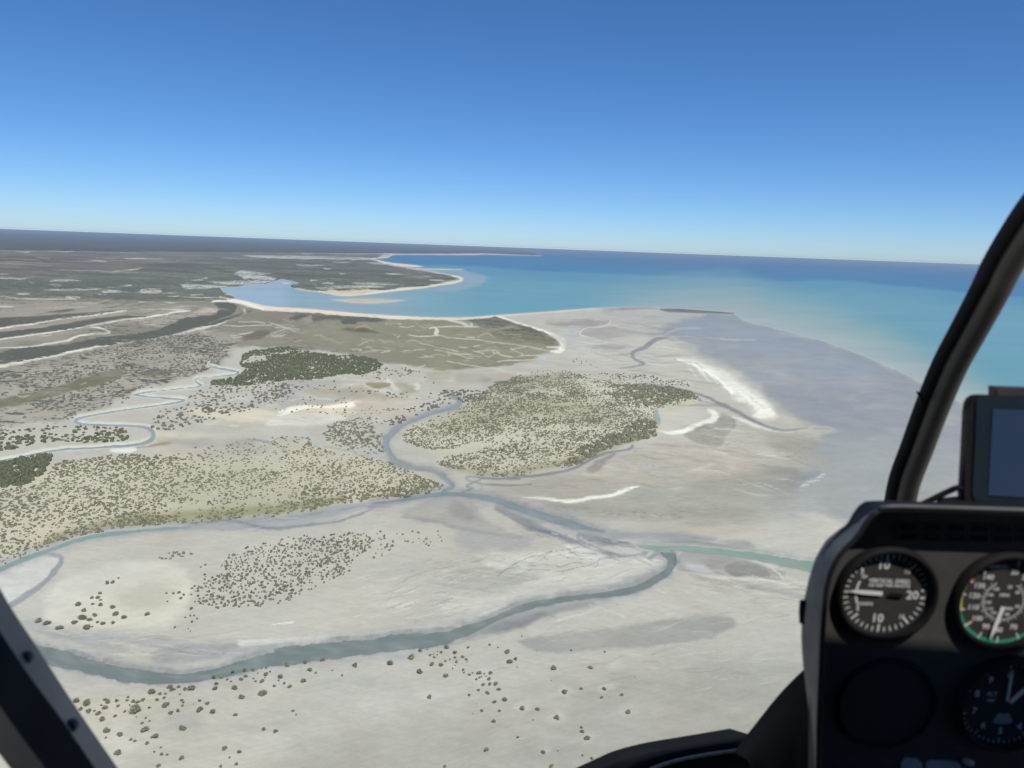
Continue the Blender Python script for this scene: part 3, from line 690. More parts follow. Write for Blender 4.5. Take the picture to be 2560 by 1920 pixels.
# green channel's banks
area(Q('Z7', (1560, 1200), (1700, 1200), (1900, 1230), (2100, 1270), (2212, 1300), (2400, 1370), (2300, 1440), (2000, 1400), (1600, 1350), (1540, 1280)), (178, 176, 174), .8, 6, 6, stk=.6)
stroke(Q('Z7', (1560, 1240, 2), (1600, 1200, 3), (1760, 1195, 2.4), (1950, 1235, 2.4), (2100, 1265, 3.5), (2212, 1295, 3.5), (2350, 1330, 3)), (226, 224, 219), .9, 1.6, 2)
stroke(Q('Z7', (1450, 1135, 2), (1650, 1130, 3.5), (1850, 1150, 3.5), (2050, 1180, 2), (2212, 1195, 1)), (140, 146, 150), .8, 2, 2, wet=.6)
area(Q('Z8', (-200, 1130), (0, 1120), (100, 1165), (0, 1180)), (166, 166, 168), .7, 5, 4)
area(Q('Z8', (-160, 1330), (0, 1275), (150, 1320), (210, 1400), (150, 1425), (-50, 1430)), (166, 166, 164), .85, 3, 2)
stroke(Q('Z8', (0, 1262, 3), (150, 1300, 3), (250, 1360, 2.5), (320, 1440, 1)), (226, 222, 214), .85, 1.5, 2)
area(Q('Z7', (1580, 1290), (1750, 1300), (1850, 1380), (1950, 1400), (1700, 1360)), (206, 208, 210), .6, 6, 5)
stroke(Q('Y3', (1780, 155, 3), (2000, 170, 4), (2212, 180, 4), (2500, 230, 4)), (222, 220, 216), .8, 3, 4)
stroke(Q('Y3', (1650, 145, 3), (1900, 195, 5), (2212, 240, 6), (2600, 330, 5)), (182, 180, 180), .7, 5, 4)
# the near creek's banks and mud
stroke(Q('O', (60, 1560, 10), (160, 1585, 14), (300, 1600, 12), (430, 1620, 14), (560, 1630, 16), (700, 1630, 14), (800, 1612, 10)), (186, 187, 190), .8, 10, 8, wet=.4, stk=.5)
stroke(Q('Y1', (280, 590, 3), (420, 610, 7), (640, 660, 9), (820, 710, 7), (1000, 740, 3)), (176, 175, 180), .7, 6, 5, wet=.4)
area(Q('Y1', (1180, 770), (1350, 720), (1600, 690), (1900, 690), (2212, 680), (2212, 760), (1800, 780), (1400, 850), (1230, 850)), (170, 174, 178), .75, 8, 8, wet=.5, stk=.7)
stroke(Q('Y3', (-700, 660, 12), (-300, 630, 14), (0, 580, 17), (250, 520, 19), (500, 440, 15), (750, 390, 8), (900, 360, 4)), (156, 158, 162), .85, 8, 6, wet=.6)
stroke(Q('Y2', (1800, 600, 4), (2000, 560, 9), (2212, 520, 10), (2400, 450, 6)), (144, 148, 154), .8, 6, 4, wet=.7)
stroke(Q('Y1', (900, 990, 3), (1150, 975, 3), (1350, 985, 3), (1600, 955, 2)), (214, 214, 211), .7, 2.5, 3)
stroke(Q('Y2', (0, 690, 8), (300, 660, 7), (600, 645, 6), (900, 630, 5), (1200, 590, 5), (1500, 560, 5), (1750, 530, 4), (1900, 480, 3), (2212, 360, 4)), (226, 224, 219), .75, 4, 4)
stroke(Q('Y3', (0, 460, 3), (250, 370, 3), (500, 320, 2.6), (750, 290, 2.4), (1000, 265, 2), (1150, 225, 1.2)), (230, 229, 225), .85, 2, 2)
stroke(Q('Y2', (250, 545, 1), (400, 520, 2), (420, 515, 1)), (240, 239, 234), .7, 1.4, 2)
stroke(Q('Y3', (860, 240, 2), (1050, 225, 5), (1250, 170, 6), (1380, 110, 5)), (172, 176, 182), .75, 5, 4, wet=.5)
stroke(Q('Y3', (1560, 60, 2), (1540, 110, 3), (1450, 190, 3), (1370, 235, 2)), (214, 212, 208), .6, 3, 3)
for p in (((950, 400), (1000, 420), (1130, 480)), ((1360, 230), (1420, 260), (1470, 290)), ((870, 380), (950, 400)), ((620, 500), (800, 450), (950, 400))):
    stroke(Q('Y3', *p), (224, 222, 216), .6, 1.8, 4, w=1.8)
# near foreground sand: faint warm film, darker damp drifts
area(Q('Y3', (350, 640), (700, 610), (1000, 580), (1300, 525), (1700, 460), (2000, 480), (1950, 580), (1700, 680), (1300, 720), (1000, 730), (800, 750), (500, 760), (330, 700)), (180, 179, 176), .75, 7, 8, stk=.3)
stroke(Q('Y3', (1290, 745, 2), (1450, 710, 3), (1620, 690, 3), (1800, 650, 2)), (218, 216, 210), .6, 3, 6)
for i in range(60):
    x0, y0 = random.uniform(260, 2000), random.uniform(1660, 1920)
    if y0 < 1700 and x0 < 1150: continue
    r = random.uniform(14, 60)
    area([(x0 - r, y0), (x0, y0 - r * .4), (x0 + r, y0 - r * .1), (x0 + r * .3, y0 + r * .4)], random.choice([(214, 212, 206), (196, 195, 192), (192, 191, 189), (222, 219, 212)]), .55, r * .5, 12)
area(Q('Y1', (650, 1100), (1200, 1000), (1700, 980), (2000, 1000), (1700, 1180), (1300, 1280), (900, 1330), (700, 1300)), (202, 196, 188), .5, 20, 12)
area(Q('Y2', (700, 900), (1400, 1100), (1900, 1300), (1800, 1600), (900, 1700), (300, 1500), (400, 1100)), (200, 199, 195), .6, 40, 10)
area([(1250, 1760), (1450, 1690), (1750, 1650), (2050, 1640), (2300, 1700), (2300, 2050), (600, 2050), (800, 1880)], (190, 188, 181), .8, 70, 12, stk=.2)
# sand bank in the middle: cream, with drifts
area(Q('Y1', (450, 200), (900, 60), (1300, 20), (1500, 180), (1450, 420), (1300, 560), (900, 560), (600, 560), (350, 500)), (222, 219, 210), .8, 16, 10, stk=.2)
area(Q('Y1', (900, 300), (1200, 200), (1400, 240), (1300, 400), (1000, 420)), (204, 200, 190), .6, 18, 10)
area([(-60, 1420), (60, 1400), (150, 1385), (140, 1430), (60, 1500), (-60, 1540)], (216, 217, 215), .8, 6, 4)
area(Q('Z6', (0, 1180), (500, 1080), (1000, 1040), (1500, 1040), (1700, 1080), (1400, 1180), (1000, 1340), (700, 1480), (300, 1540), (0, 1560)), (210, 206, 197), .7, 16, 8, stk=.3)
for (x0, y0, r) in ((1393, 1796, 24), (1412, 1730, 20), (1530, 1666, 20), (1570, 1781, 22), (1468, 1846, 22), (1304, 1772, 20), (1075, 1743, 26), (1200, 1700, 24), (1357, 1880, 18), (1510, 1722, 22)):
    area([(x0 - r, y0), (x0, y0 - r * .6), (x0 + r, y0), (x0, y0 + r * .6)], (222, 220, 214), .35, r * .6, 10)     # pale scour rings round the lone bushes

def marks(n, poly, ang, ln, w, cols, alpha, curve=.1):
    xs = [p[0] for p in poly]; ys = [p[1] for p in poly]
    k = 0
    while k < n:
        x0, y0 = random.uniform(min(xs), max(xs)), random.uniform(min(ys), max(ys))
        if not inside(np.array([x0]), np.array([y0]), poly)[0]: continue
        k += 1
        a = math.radians(random.uniform(*ang)); L_ = random.uniform(*ln); c = random.uniform(-curve, curve) * L_
        dx_, dy_ = math.cos(a), math.sin(a)
        ww = random.uniform(*w)
        stroke([(x0, y0, .3), (x0 + dx_ * L_ * .5 - dy_ * c, y0 + dy_ * L_ * .5 + dx_ * c, ww), (x0 + dx_ * L_, y0 + dy_ * L_, .3)], random.choice(cols), random.uniform(*alpha), .9 + ww * .4, 3)


LGT = [(226, 224, 217), (220, 219, 213)]; DRK = [(172, 170, 166), (166, 166, 166), (180, 177, 170)]
marks(70, [(1360, 800), (1650, 775), (1700, 850), (1640, 900), (1750, 940), (1700, 970), (1420, 900)], (-4, 14), (25, 110), (.4, 1.6), LGT + DRK, (.3, .7))
marks(70, [(1650, 1090), (1760, 1040), (1900, 1060), (2000, 1110), (1980, 1200), (1800, 1280), (1500, 1260), (1330, 1230), (1420, 1180)], (2, 20), (25, 120), (.4, 1.8), LGT + DRK, (.3, .7))
marks(60, [(1300, 1400), (1620, 1420), (1500, 1500), (1200, 1540), (900, 1570), (880, 1480), (1050, 1400)], (-24, -6), (20, 90), (.4, 1.5), LGT + LGT + DRK, (.35, .75))
marks(60, [(60, 1560), (350, 1580), (700, 1590), (900, 1580), (880, 1620), (560, 1640), (300, 1650), (100, 1610)], (-6, 10), (25, 110), (.4, 1.8), LGT + DRK, (.3, .65))
marks(70, [(1100, 1640), (1500, 1530), (1900, 1470), (2000, 1560), (1950, 1750), (1500, 1720), (1150, 1700)], (-16, 6), (25, 110), (.5, 2.2), LGT + DRK, (.2, .5))
marks(50, [(1750, 1430), (2010, 1440), (2010, 1500), (1700, 1480)], (2, 14), (30, 120), (.5, 2), LGT + DRK, (.3, .6))
marks(46, [(1250, 1250), (1420, 1310), (1650, 1380), (1640, 1400), (1450, 1390), (1250, 1310)], (14, 30), (20, 80), (.4, 1.6), [(140, 147, 158), (150, 156, 166), (206, 210, 214)], (.35, .75))
marks(30, [(480, 1310), (700, 1298), (900, 1265), (980, 1260), (880, 1300), (600, 1325), (450, 1330)], (-14, -4), (30, 110), (.4, 1.8), [(158, 162, 172), (204, 206, 210), (176, 180, 186)], (.35, .75))
marks(80, [(560, 800), (800, 795), (1050, 800), (1250, 800), (1370, 870), (1250, 910), (1000, 900), (800, 870), (620, 860), (540, 830)], (-6, 16), (8, 46), (.35, .9), [(222, 217, 202), (222, 217, 202), (140, 135, 118)], (.4, .85), .25)
marks(60, [(0, 880), (300, 820), (520, 800), (600, 850), (500, 930), (300, 980), (0, 1060)], (-14, 8), (10, 60), (.4, 1.1), [(226, 221, 210), (214, 208, 196), (140, 132, 118)], (.4, .85), .2)
marks(50, [(0, 765), (400, 745), (560, 760), (480, 800), (200, 840), (0, 850)], (-12, 0), (15, 90), (.4, 1.1), [(222, 216, 206), (132, 128, 118), (160, 152, 142)], (.4, .8), .1)
marks(60, [(640, 990), (1000, 980), (1080, 1000), (980, 1040), (700, 1060), (420, 1075), (450, 1020)], (-8, 8), (12, 70), (.5, 1.8), [(236, 231, 218), (196, 186, 170), (206, 196, 182)], (.3, .7), .15)
marks(60, [(0, 700), (250, 690), (560, 660), (900, 660), (1000, 690), (760, 720), (500, 740), (100, 750)], (0, 4), (8, 60), (.35, .8), [(200, 202, 194), (92, 98, 86), (96, 102, 90)], (.4, .85), .05)

# ----------------------------------------------------------------------------- creeks: carved beds filled with water, wet mud along them
CREEKS = [
    ('near', [(-60, 1600, 14), (40, 1616, 14), (95, 1632, 18), (150, 1645, 20), (230, 1666, 20), (300, 1685, 18), (380, 1695, 16), (460, 1697, 12), (520, 1688, 12), (590, 1671, 14), (695, 1646, 20), (790, 1631, 20), (885, 1619, 19), (980, 1608, 19), (1075, 1598, 18), (1138, 1586, 15), (1185, 1568, 11), (1233, 1548, 8), (1300, 1521, 9), (1358, 1507, 8), (1453, 1493, 8), (1548, 1482, 8), (1596, 1469, 8), (1643, 1447, 9), (1668, 1427, 9), (1678, 1408, 10), (1674, 1390, 12), (1660, 1378, 8)], (122, 134, 133), (156, 160, 164), 7),
    ('bank', [(-80, 1456, 6), (0, 1424, 6), (63, 1397, 5.5), (127, 1374, 5.5), (190, 1352, 5.5), (253, 1338, 5), (348, 1327, 4.5), (411, 1322, 4), (470, 1318, 2)], (142, 166, 160), (178, 182, 184), 6),
    ('main', [(930, 1258, 1.5), (980, 1253, 3), (1043, 1243, 4), (1106, 1235, 4.5), (1170, 1237, 5), (1233, 1248, 6), (1295, 1269, 8), (1358, 1289, 10), (1421, 1308, 10), (1470, 1320, 6), (1510, 1328, 3)], (136, 149, 152), (160, 164, 168), 7),
    ('green', [(1600, 1366, 3), (1640, 1369, 6), (1706, 1370, 7), (1801, 1379, 8.5), (1900, 1393, 10), (1955, 1404, 11), (2018, 1416, 12), (2090, 1428, 12)], (142, 167, 154), (168, 176, 170), 3),
    ('mangrove', [(1128, 992, 1.6), (1143, 1000, 2.0), (1148, 1009, 2.6), (1138, 1019, 3.0), (1110, 1025, 2.6), (1075, 1036, 2.6), (1027, 1053, 2.6), (996, 1071, 3.3), (973, 1092, 4.0), (964, 1108, 4.0), (970, 1130, 4.3), (989, 1155, 4.3), (1027, 1171, 3.3), (1075, 1177, 2.6), (1100, 1187, 2.6), (1119, 1203, 2.6), (1130, 1217, 2.3), (1112, 1224, 2.6), (1106, 1233, 2.6)], (152, 160, 163), (172, 175, 179), 5),
    ('meander', [(520, 907, 1.6), (531, 917, 2.2), (567, 924, 2.4), (596, 930, 2.2), (585, 937, 2), (531, 942, 1.4), (490, 947, 1.6), (494, 957, 2.4), (504, 964, 2), (476, 969, 1.4), (404, 976, 1.4), (350, 983, 1.6), (338, 988, 2), (396, 994, 2), (462, 1000, 2.4), (411, 1011, 2), (316, 1024, 2.2), (237, 1037, 3), (196, 1046, 4), (189, 1053, 4.5), (206, 1060, 3.5), (269, 1063, 3), (348, 1066, 3.5), (379, 1077, 6), (380, 1097, 6), (348, 1110, 4), (253, 1118, 3.5), (158, 1123, 3), (79, 1137, 3), (0, 1152, 3), (-60, 1160, 3)], (158, 170, 173), (206, 208, 202), 5),
]
BED = np.zeros((NR, NC))
CREEKPTS = {}
for nm, pts, wc, mud, mw in CREEKS:
    sp = spline(pts, 4)
    CREEKPTS[nm] = (sp, wc)
    if nm != 'meander':
        stroke([(a, b, w * 1.5 + mw * 2.2) for a, b, w in pts], (184, 185, 187), .5, 14, 6, wet=.35)
        stroke([(a, b, w + mw * 1.2) for a, b, w in pts], (172, 175, 179), .6, 8, 5, wet=.5)
    stroke([(a, b, w + mw * .6) for a, b, w in pts], mud, .8, 5, 4, wet=.5)
    if nm == 'meander':
        stroke([(a, b, w + 3.5) for a, b, w in pts], (222, 221, 213), .9, 2.5, 2, scr=0.0)
    if nm in ('near', 'mangrove'):
        stroke([(a, b, w + 2.5) for a, b, w in pts], (146, 152, 158), .5, 3, 3, wet=.8)
    m = sel(sp, 50)
    x, y = warped(m, 1.3)
    d, hw = seg_dist(x, y, sp, False)
    hw = hw * (1 + MOD2[m] * .55 + MOD[m] * .7)
    BED[m] = np.maximum(BED[m], np.clip((hw - d) / 2.5 + .5, 0, 1))
# thin mud runnels of the flats
for z, p, w, c in (('Z3', [(1480, 775, 1.5), (1390, 790, 4), (1300, 850, 5), (1210, 890, 4.5), (1215, 935, 3.5), (1260, 965, 3), (1295, 982, 3), (1230, 1002, 2), (1100, 1018, 1)], 0, (150, 156, 166)), ('Z3', [(1480, 775, 1), (1700, 775, 1.6), (1900, 790, 1)], 0, (164, 166, 170)),
                   ('F', [(0, 372, 1.6), (200, 385, 1.6), (400, 430, 2), (560, 475, 3), (700, 535, 4.5), (850, 605, 4.5), (950, 660, 5), (1050, 720, 4), (1200, 778, 3), (1350, 802, 2), (1550, 780, 1.4)], 0, (146, 148, 156)),
                   ('F', [(330, 570, 1), (560, 572, 1.6), (780, 575, 1.6)], 0, (172, 170, 168)), ('F', [(540, 530, 1), (700, 560, 2), (800, 580, 2)], 0, (160, 160, 164)), ('F', [(350, 330, .8), (600, 360, 1.2), (760, 385, 1)], 0, (182, 180, 176)),
                   ('Z7', [(1205, 372, 4), (1170, 392, 3), (1060, 412, 2), (970, 432, 2.4), (860, 488, 3.4), (700, 562, 4), (500, 598, 3.6), (320, 612, 3), (160, 628, 2.4), (0, 622, 2)], 0, (146, 152, 164)),
                   ('Z6', [(2212, 628, 2.4), (2000, 636, 2.2), (1850, 612, 1.6), (1780, 622, 1.8), (1830, 650, 1.6), (1900, 640, 1.4)], 0, (150, 156, 168)), ('Z6', [(2300, 672, 2), (2100, 680, 2), (1920, 672, 1.6), (1850, 655, 1.4), (1790, 685, 2), (1835, 705, 2), (1760, 730, 1.6), (1740, 742, 1.4)], 0, (140, 148, 160)), ('Z6', [(1880, 660, 1), (1910, 690, 1), (1890, 730, 1)], 0, (160, 164, 172)),
                   ('Z6', [(500, 250, 5), (560, 310, 6), (660, 370, 4), (800, 400, 3), (910, 420, 2), (1000, 455, 2), (1180, 458, 1.6)], 0, (206, 207, 205)), ('Z6', [(660, 375, .7), (900, 412, .8), (920, 440, .8), (1100, 456, .8), (1190, 458, .8)], 0, (168, 170, 168)), ('Z6', [(60, 315, 2), (200, 335, 1.4), (320, 380, 1.4), (400, 440, 1)], 0, (184, 178, 172)),
                   ('Z5', [(1960, 318, 1), (2050, 322, 1.6), (2140, 340, 1)], 0, (150, 176, 178)), ('Z7', [(1340, 1260, 5), (1420, 1200, 5), (1440, 1195, 4)], 0, (160, 166, 174)),
                   ('Y1', [(470, 100 - 20, 4), (490, 10, 5), (430, 110, 6), (330, 230, 5), (200, 330, 5), (60, 400, 5)], 0, (168, 170, 176)), ('Z5', [(330, 1210, 2), (430, 1235, 5), (480, 1250, 7), (470, 1310, 7), (400, 1400, 7), (300, 1490, 7), (180, 1570, 6), (60, 1650, 6)], 0, (166, 169, 177)), ('Z5', [(740, 1145, 1), (640, 1140, 3), (480, 1180, 3), (340, 1215, 2)], 0, (182, 186, 192))):
    stroke(Q(z, *p), c, .85, 1.6, 2, wet=.6, scr=0)
area(Q('Z7', (1370, 110), (1395, 75), (1410, 110), (1430, 160), (1415, 210), (1395, 190), (1370, 150)), (160, 182, 186), .95, 2, 1.5, wet=.6)
area(Q('D', (1580, 760), (1720, 690), (1800, 700), (1730, 780), (1640, 810)), (196, 204, 206), .8, 5, 4, wet=.5)

# broad tonal drift so that no flat is even
WNX, WNY = GX / 260., GY / 260.
drift = fbm(WNX, WNY, 5) * .16 + fbm(GX / 1400. + 40, GY / 1400., 4) * .14
flat_m = smooth(3500, 1200, SLANT)
COLR *= (1 + drift * (.45 + .55 * flat_m) * 1.0)[..., None]
lum0 = np.clip(COLR.mean(-1), .02, 1)
COLR *= (np.clip(lum0 / .44, .2, 2) ** .17)[..., None]          # wet against dry
grit = fbm(PX / 8., PY / 4., 3) * .05 + fbm(PX / 22. + 5, PY / 8., 3) * .05
COLR *= (1 + grit)[..., None]
# rippled streak relief in picture scale for the far, thin bands
COLR *= (1 + fbm(PX / 60., PY / 3.2, 4) * .14 * smooth(5000, 12000, SLANT))[..., None]

# sea: everything beyond the waterline
SEA = [(3400, 560), (3400, 1560), (2900, 1262), (2620, 1112), (2411, 1011), (2303, 956), (2240, 923), (2161, 891), (2082, 861), (2037, 847), (1955, 826), (1860, 802), (1842, 790), (1833, 782), (1770, 777), (1706, 772.5), (1643, 768), (1580, 767.7), (1501, 769), (1453, 772.5), (1390, 777), (1327, 782), (1300, 783.5), (1233, 788), (1186, 792), (1122, 792.8), (1059, 792), (1011, 790), (948, 786), (885, 782), (822, 776), (750, 770), (694, 768), (657, 763), (621, 754), (591, 748), (587, 741.5), (576, 735), (558, 730.6), (549, 720), (589, 717), (612, 713), (666, 709), (694, 700), (704, 697), (736, 703), (752, 707.7), (730, 711), (725, 715.7), (736, 722), (758, 727), (796, 730.5), (822, 734.6), (840, 739), (869, 740.5), (916, 737), (964, 731), (1011, 726), (1059, 721), (1106, 714), (1138, 709), (1158, 702), (1161, 695), (1146, 690), (1122, 685), (1090, 679), (1062, 675), (1100, 675), (1152, 675), (1160, 673.5), (1100, 671.5), (1050, 671), (1011, 669), (1000, 667.5), (1027, 668.4), (1059, 667), (1043, 663.4), (1011, 660), (980, 657), (958, 653), (937, 648.5), (940, 646.5), (970, 644.5), (978, 639.5), (988, 636.8), (1068, 636.6), (1185, 637.6), (1208, 636), (1280, 638), (1355, 639), (1330, 630), (1285, 619.5), (1285, 540)]
md = sel(SEA, 30)
sd = np.full((NR, NC), -50.0)
sd[md] = sdf_poly(md, SEA, .5)
BAR = [(826, 749), (885, 747), (948, 748), (1015, 750.5), (989, 755), (932, 759), (885, 757.5), (853, 753.5)]
mb = sel(BAR, 12)
sd[mb] = np.minimum(sd[mb], -sdf_poly(mb, BAR, .4))
mb = sel(Q('B', (1900, 130), (2100, 170)), 10)
BAR2 = Q('B', (1920, 160), (2000, 138), (2080, 150), (2090, 162))
sd[mb] = np.minimum(sd[mb], -sdf_poly(mb, BAR2, .3))
SEAF = np.clip(sd / 2.0, -1, 1)
GZ = 1.2 - 2.4 * np.clip(np.maximum(SEAF * .5 + .5, BED), 0, 1)
GZ += fbm(GX / 120., GY / 120., 4) * .5 * np.clip(1 - BED * 2, 0, 1) * smooth(4000, 1500, SLANT) * (SEAF < -.9)
verts = np.stack([GX, GY, GZ], -1).reshape(-1, 3)
idx = np.arange(NR * NC).reshape(NR, NC)
quads = np.stack([idx[1:, :-1], idx[1:, 1:], idx[:-1, 1:], idx[:-1, :-1]], -1).reshape(-1, 4)


def set_col(me, name, rgb):
    a = me.color_attributes.new(name, 'FLOAT_COLOR', 'POINT')
    full = np.ones((len(rgb), 4), np.float32); full[:, :3] = rgb
    a.data.foreach_set('color', full.ravel())


ground = np_mesh('ground', verts, quads, MAT_GROUND)
set_col(ground.data, 'Col', COLR.reshape(-1, 3))
set_col(ground.data, 'Mask', np.stack([WET, SCR, STR], -1).reshape(-1, 3))
ground.data.shade_smooth()
tag(ground, 'pale tidal sand flats and scrub plain reaching to the horizon', kind='structure')

# the rest of the country, out of the picture
apr = principled('outer_sand', alb((196, 192, 184)), .95, .05)
vv = [(0, 0, -6)]; ff = []
for i in range(48):
    a = 2 * math.pi * i / 48
    vv.append((FAR * .98 * math.sin(a), FAR * .98 * math.cos(a), -6))
for i in range(48): ff.append((0, 1 + (i + 1) % 48, 1 + i))
outer = mesh_obj('ground_beyond', vv, ff, apr)
tag(outer, 'open sandy country all around the flats', kind='structure')

# sea colour by depth: turbid over the flats, turquoise, then deep blue
DEPTH_LINE = [(1200, 663), (1421, 676), (1580, 684), (1801, 695), (1860, 695), (2145, 701), (2271, 715), (2417, 730), (2560, 742), (3400, 840)]
dx = np.array([p[0] for p in DEPTH_LINE], float); dyl = np.array([p[1] for p in DEPTH_LINE], float)
line_y = np.interp(PX, np.concatenate([[-600, 900], dx]), np.concatenate([[600, 655], dyl]))
off = PY + fbm(PX / 160., PY / 9., 4) * 16 - line_y
SC = np.zeros((NR, NC, 3)); SC[:] = alb((58, 118, 166))
def sea_mix(color, a):
    SC[:] = SC + (alb(color) - SC) * a[..., None]
sea_mix((64, 130, 172), smooth(-34, -8, off))
sea_mix((98, 158, 184), smooth(-3, 7, off))
sea_mix((116, 170, 184), smooth(14, 46, off))
edge = np.clip(sd, 0, None)
shore_y = np.interp(PX, [900, 1500, 1840, 1955, 2082, 2240, 2411, 2900], [800, 775, 790, 826, 861, 923, 1011, 1262])
up = shore_y - PY + fbm(PX / 130., PY / 14., 4) * 30
rt = smooth(1420, 1860, PX)
sea_mix((142, 178, 180), smooth(130, 60, up) * rt)
sea_mix((166, 186, 182), smooth(95, 30, up) * rt)
sea_mix((180, 192, 188), smooth(50, 5, up) * rt)
lg = smooth(780, 690, PX) * smooth(690, 705, PY)
sea_mix((170, 192, 208), lg)
sea_mix((164, 184, 190), smooth(1250, 900, PX) * smooth(705, 730, PY) * (1 - lg) * .8)
m = sel([(1050, 670), (1230, 735)], 20)
SHO = Q('Z2', (1540, 428), (1760, 428), (1960, 480), (1900, 550), (1700, 592), (1480, 585), (1600, 555), (1780, 500), (1700, 460))
d = sdf_poly(m, SHO, 4)
SC[m] += (alb((164, 182, 192)) - SC[m]) * (smooth(-5, 5, d) * .85)[:, None]
SC *= (1 + fbm(PX / 110., PY / 5., 4) * .12)[..., None]
near_edge = smooth(4, .5, edge) * .35
sea_mix((206, 208, 200), near_edge * smooth(8, 0, edge))
keep = (SEAF > -.99)
fk = keep[1:, :-1] | keep[1:, 1:] | keep[:-1, 1:] | keep[:-1, :-1]
sq = quads.reshape(NR - 1, NC - 1, 4)[fk]
uq, inv = np.unique(sq, return_inverse=True)
sv = verts[uq].copy(); sv[:, 2] = 0.0
sea = np_mesh('sea', sv, inv.reshape(-1, 4), MAT_SEA)
set_col(sea.data, 'Col', SC.reshape(-1, 3)[uq])
tag(sea, 'calm sea shading from milky shallows through turquoise to deep blue', kind='structure')

CREEK_LABEL = {'near': 'slate-teal tidal creek curving across the near sand flats', 'bank': 'narrow pale green creek along the edge of the bushes', 'main': 'teal creek winding between the two sand flats', 'green': 'milky green channel running towards the console', 'mangrove': 'grey creek winding down between the two mangrove fields', 'meander': 'thin creek meandering through the speckled scrub plain'}
for ci, (nm, (sp, wc)) in enumerate(CREEKPTS.items()):
    vv, ff, pc = [], [], []
    for i, p in enumerate(sp):
        a = sp[max(i - 1, 0)]; b = sp[min(i + 1, len(sp) - 1)]
        tx, ty = b[0] - a[0], b[1] - a[1]
        l = math.hypot(tx, ty) or 1
        nx, ny = -ty / l, tx / l
        w = p[2] * 1.3 + 4.0
        for s in np.linspace(-1, 1, 9):
            vv.append(ground_at(p[0] + nx * w * s, p[1] + ny * w * s, -.04 - .03 * ci - .0016 * i)); pc.append((p[0] + nx * w * s, p[1] + ny * w * s))
    for i in range(len(sp) - 1):
        for j in range(8):
            ff.append((i * 9 + j, i * 9 + j + 1, i * 9 + 10 + j, i * 9 + 9 + j))
    o = mesh_obj('tidal_creek', vv, ff, MAT_SEA)
    pc = np.array(pc)
    silt = np.clip(fbm(pc[:, 0] / 40., pc[:, 1] / 12., 4) * 2.2 + .15, 0, 1)[:, None]          # silt banks showing through
    cc = alb(wc) * (1 - silt) + alb((np.array(wc) * .5 + np.array((166, 170, 174)) * .5)) * silt
    cc = cc * (1 + fbm(pc[:, 0] / 18. + 40, pc[:, 1] / 7., 3) * .22)[:, None]
    set_col(o.data, 'Col', cc)
    tag(o, CREEK_LABEL[nm], kind='structure')

# ----------------------------------------------------------------------------- mangrove bushes
def foliage_material(name, attr, base=(.245, .240, .160)):
    m = bpy.data.materials.new(name); m.use_nodes = True
    nt = m.node_tree; N = nt.nodes; L = nt.links; b = N['Principled BSDF']
    b.inputs['Roughness'].default_value = .75; b.inputs['Specular IOR Level'].default_value = .2
    geo = N.new('ShaderNodeNewGeometry')
    n = N.new('ShaderNodeTexNoise'); n.inputs['Scale'].default_value = .9; n.inputs['Detail'].default_value = 4
    L.new(geo.outputs['Position'], n.inputs['Vector'])
    mr = N.new('ShaderNodeMapRange'); mr.inputs[1].default_value = .3; mr.inputs[2].default_value = .7; mr.inputs[3].default_value = .8; mr.inputs[4].default_value = 1.22
    L.new(n.outputs[0], mr.inputs[0])
    s = N.new('ShaderNodeVectorMath'); s.operation = 'SCALE'
    if attr:
        a = N.new('ShaderNodeAttribute'); a.attribute_name = 'Col'; L.new(a.outputs['Color'], s.inputs[0])
    else:
        oi = N.new('ShaderNodeObjectInfo')
        cr = N.new('ShaderNodeValToRGB')
        cr.color_ramp.elements[0].color = (base[0] * .85, base[1] * .85, base[2] * .95, 1)
        cr.color_ramp.elements[1].color = (base[0] * 1.15, base[1] * 1.2, base[2] * 1.0, 1)
        L.new(oi.outputs['Random'], cr.inputs[0]); L.new(cr.outputs[0], s.inputs[0])
    L.new(mr.outputs[0], s.inputs['Scale']); L.new(s.outputs[0], b.inputs['Base Color'])
    return m


MAT_LEAF = foliage_material('mangrove_leaf', False)
MAT_SCRUB = foliage_material('mangrove_scrub_leaf', True)
MAT_STEM = grain(principled('mangrove_stem', (.16, .13, .10), .9, .1), 3, .7, 1.3)


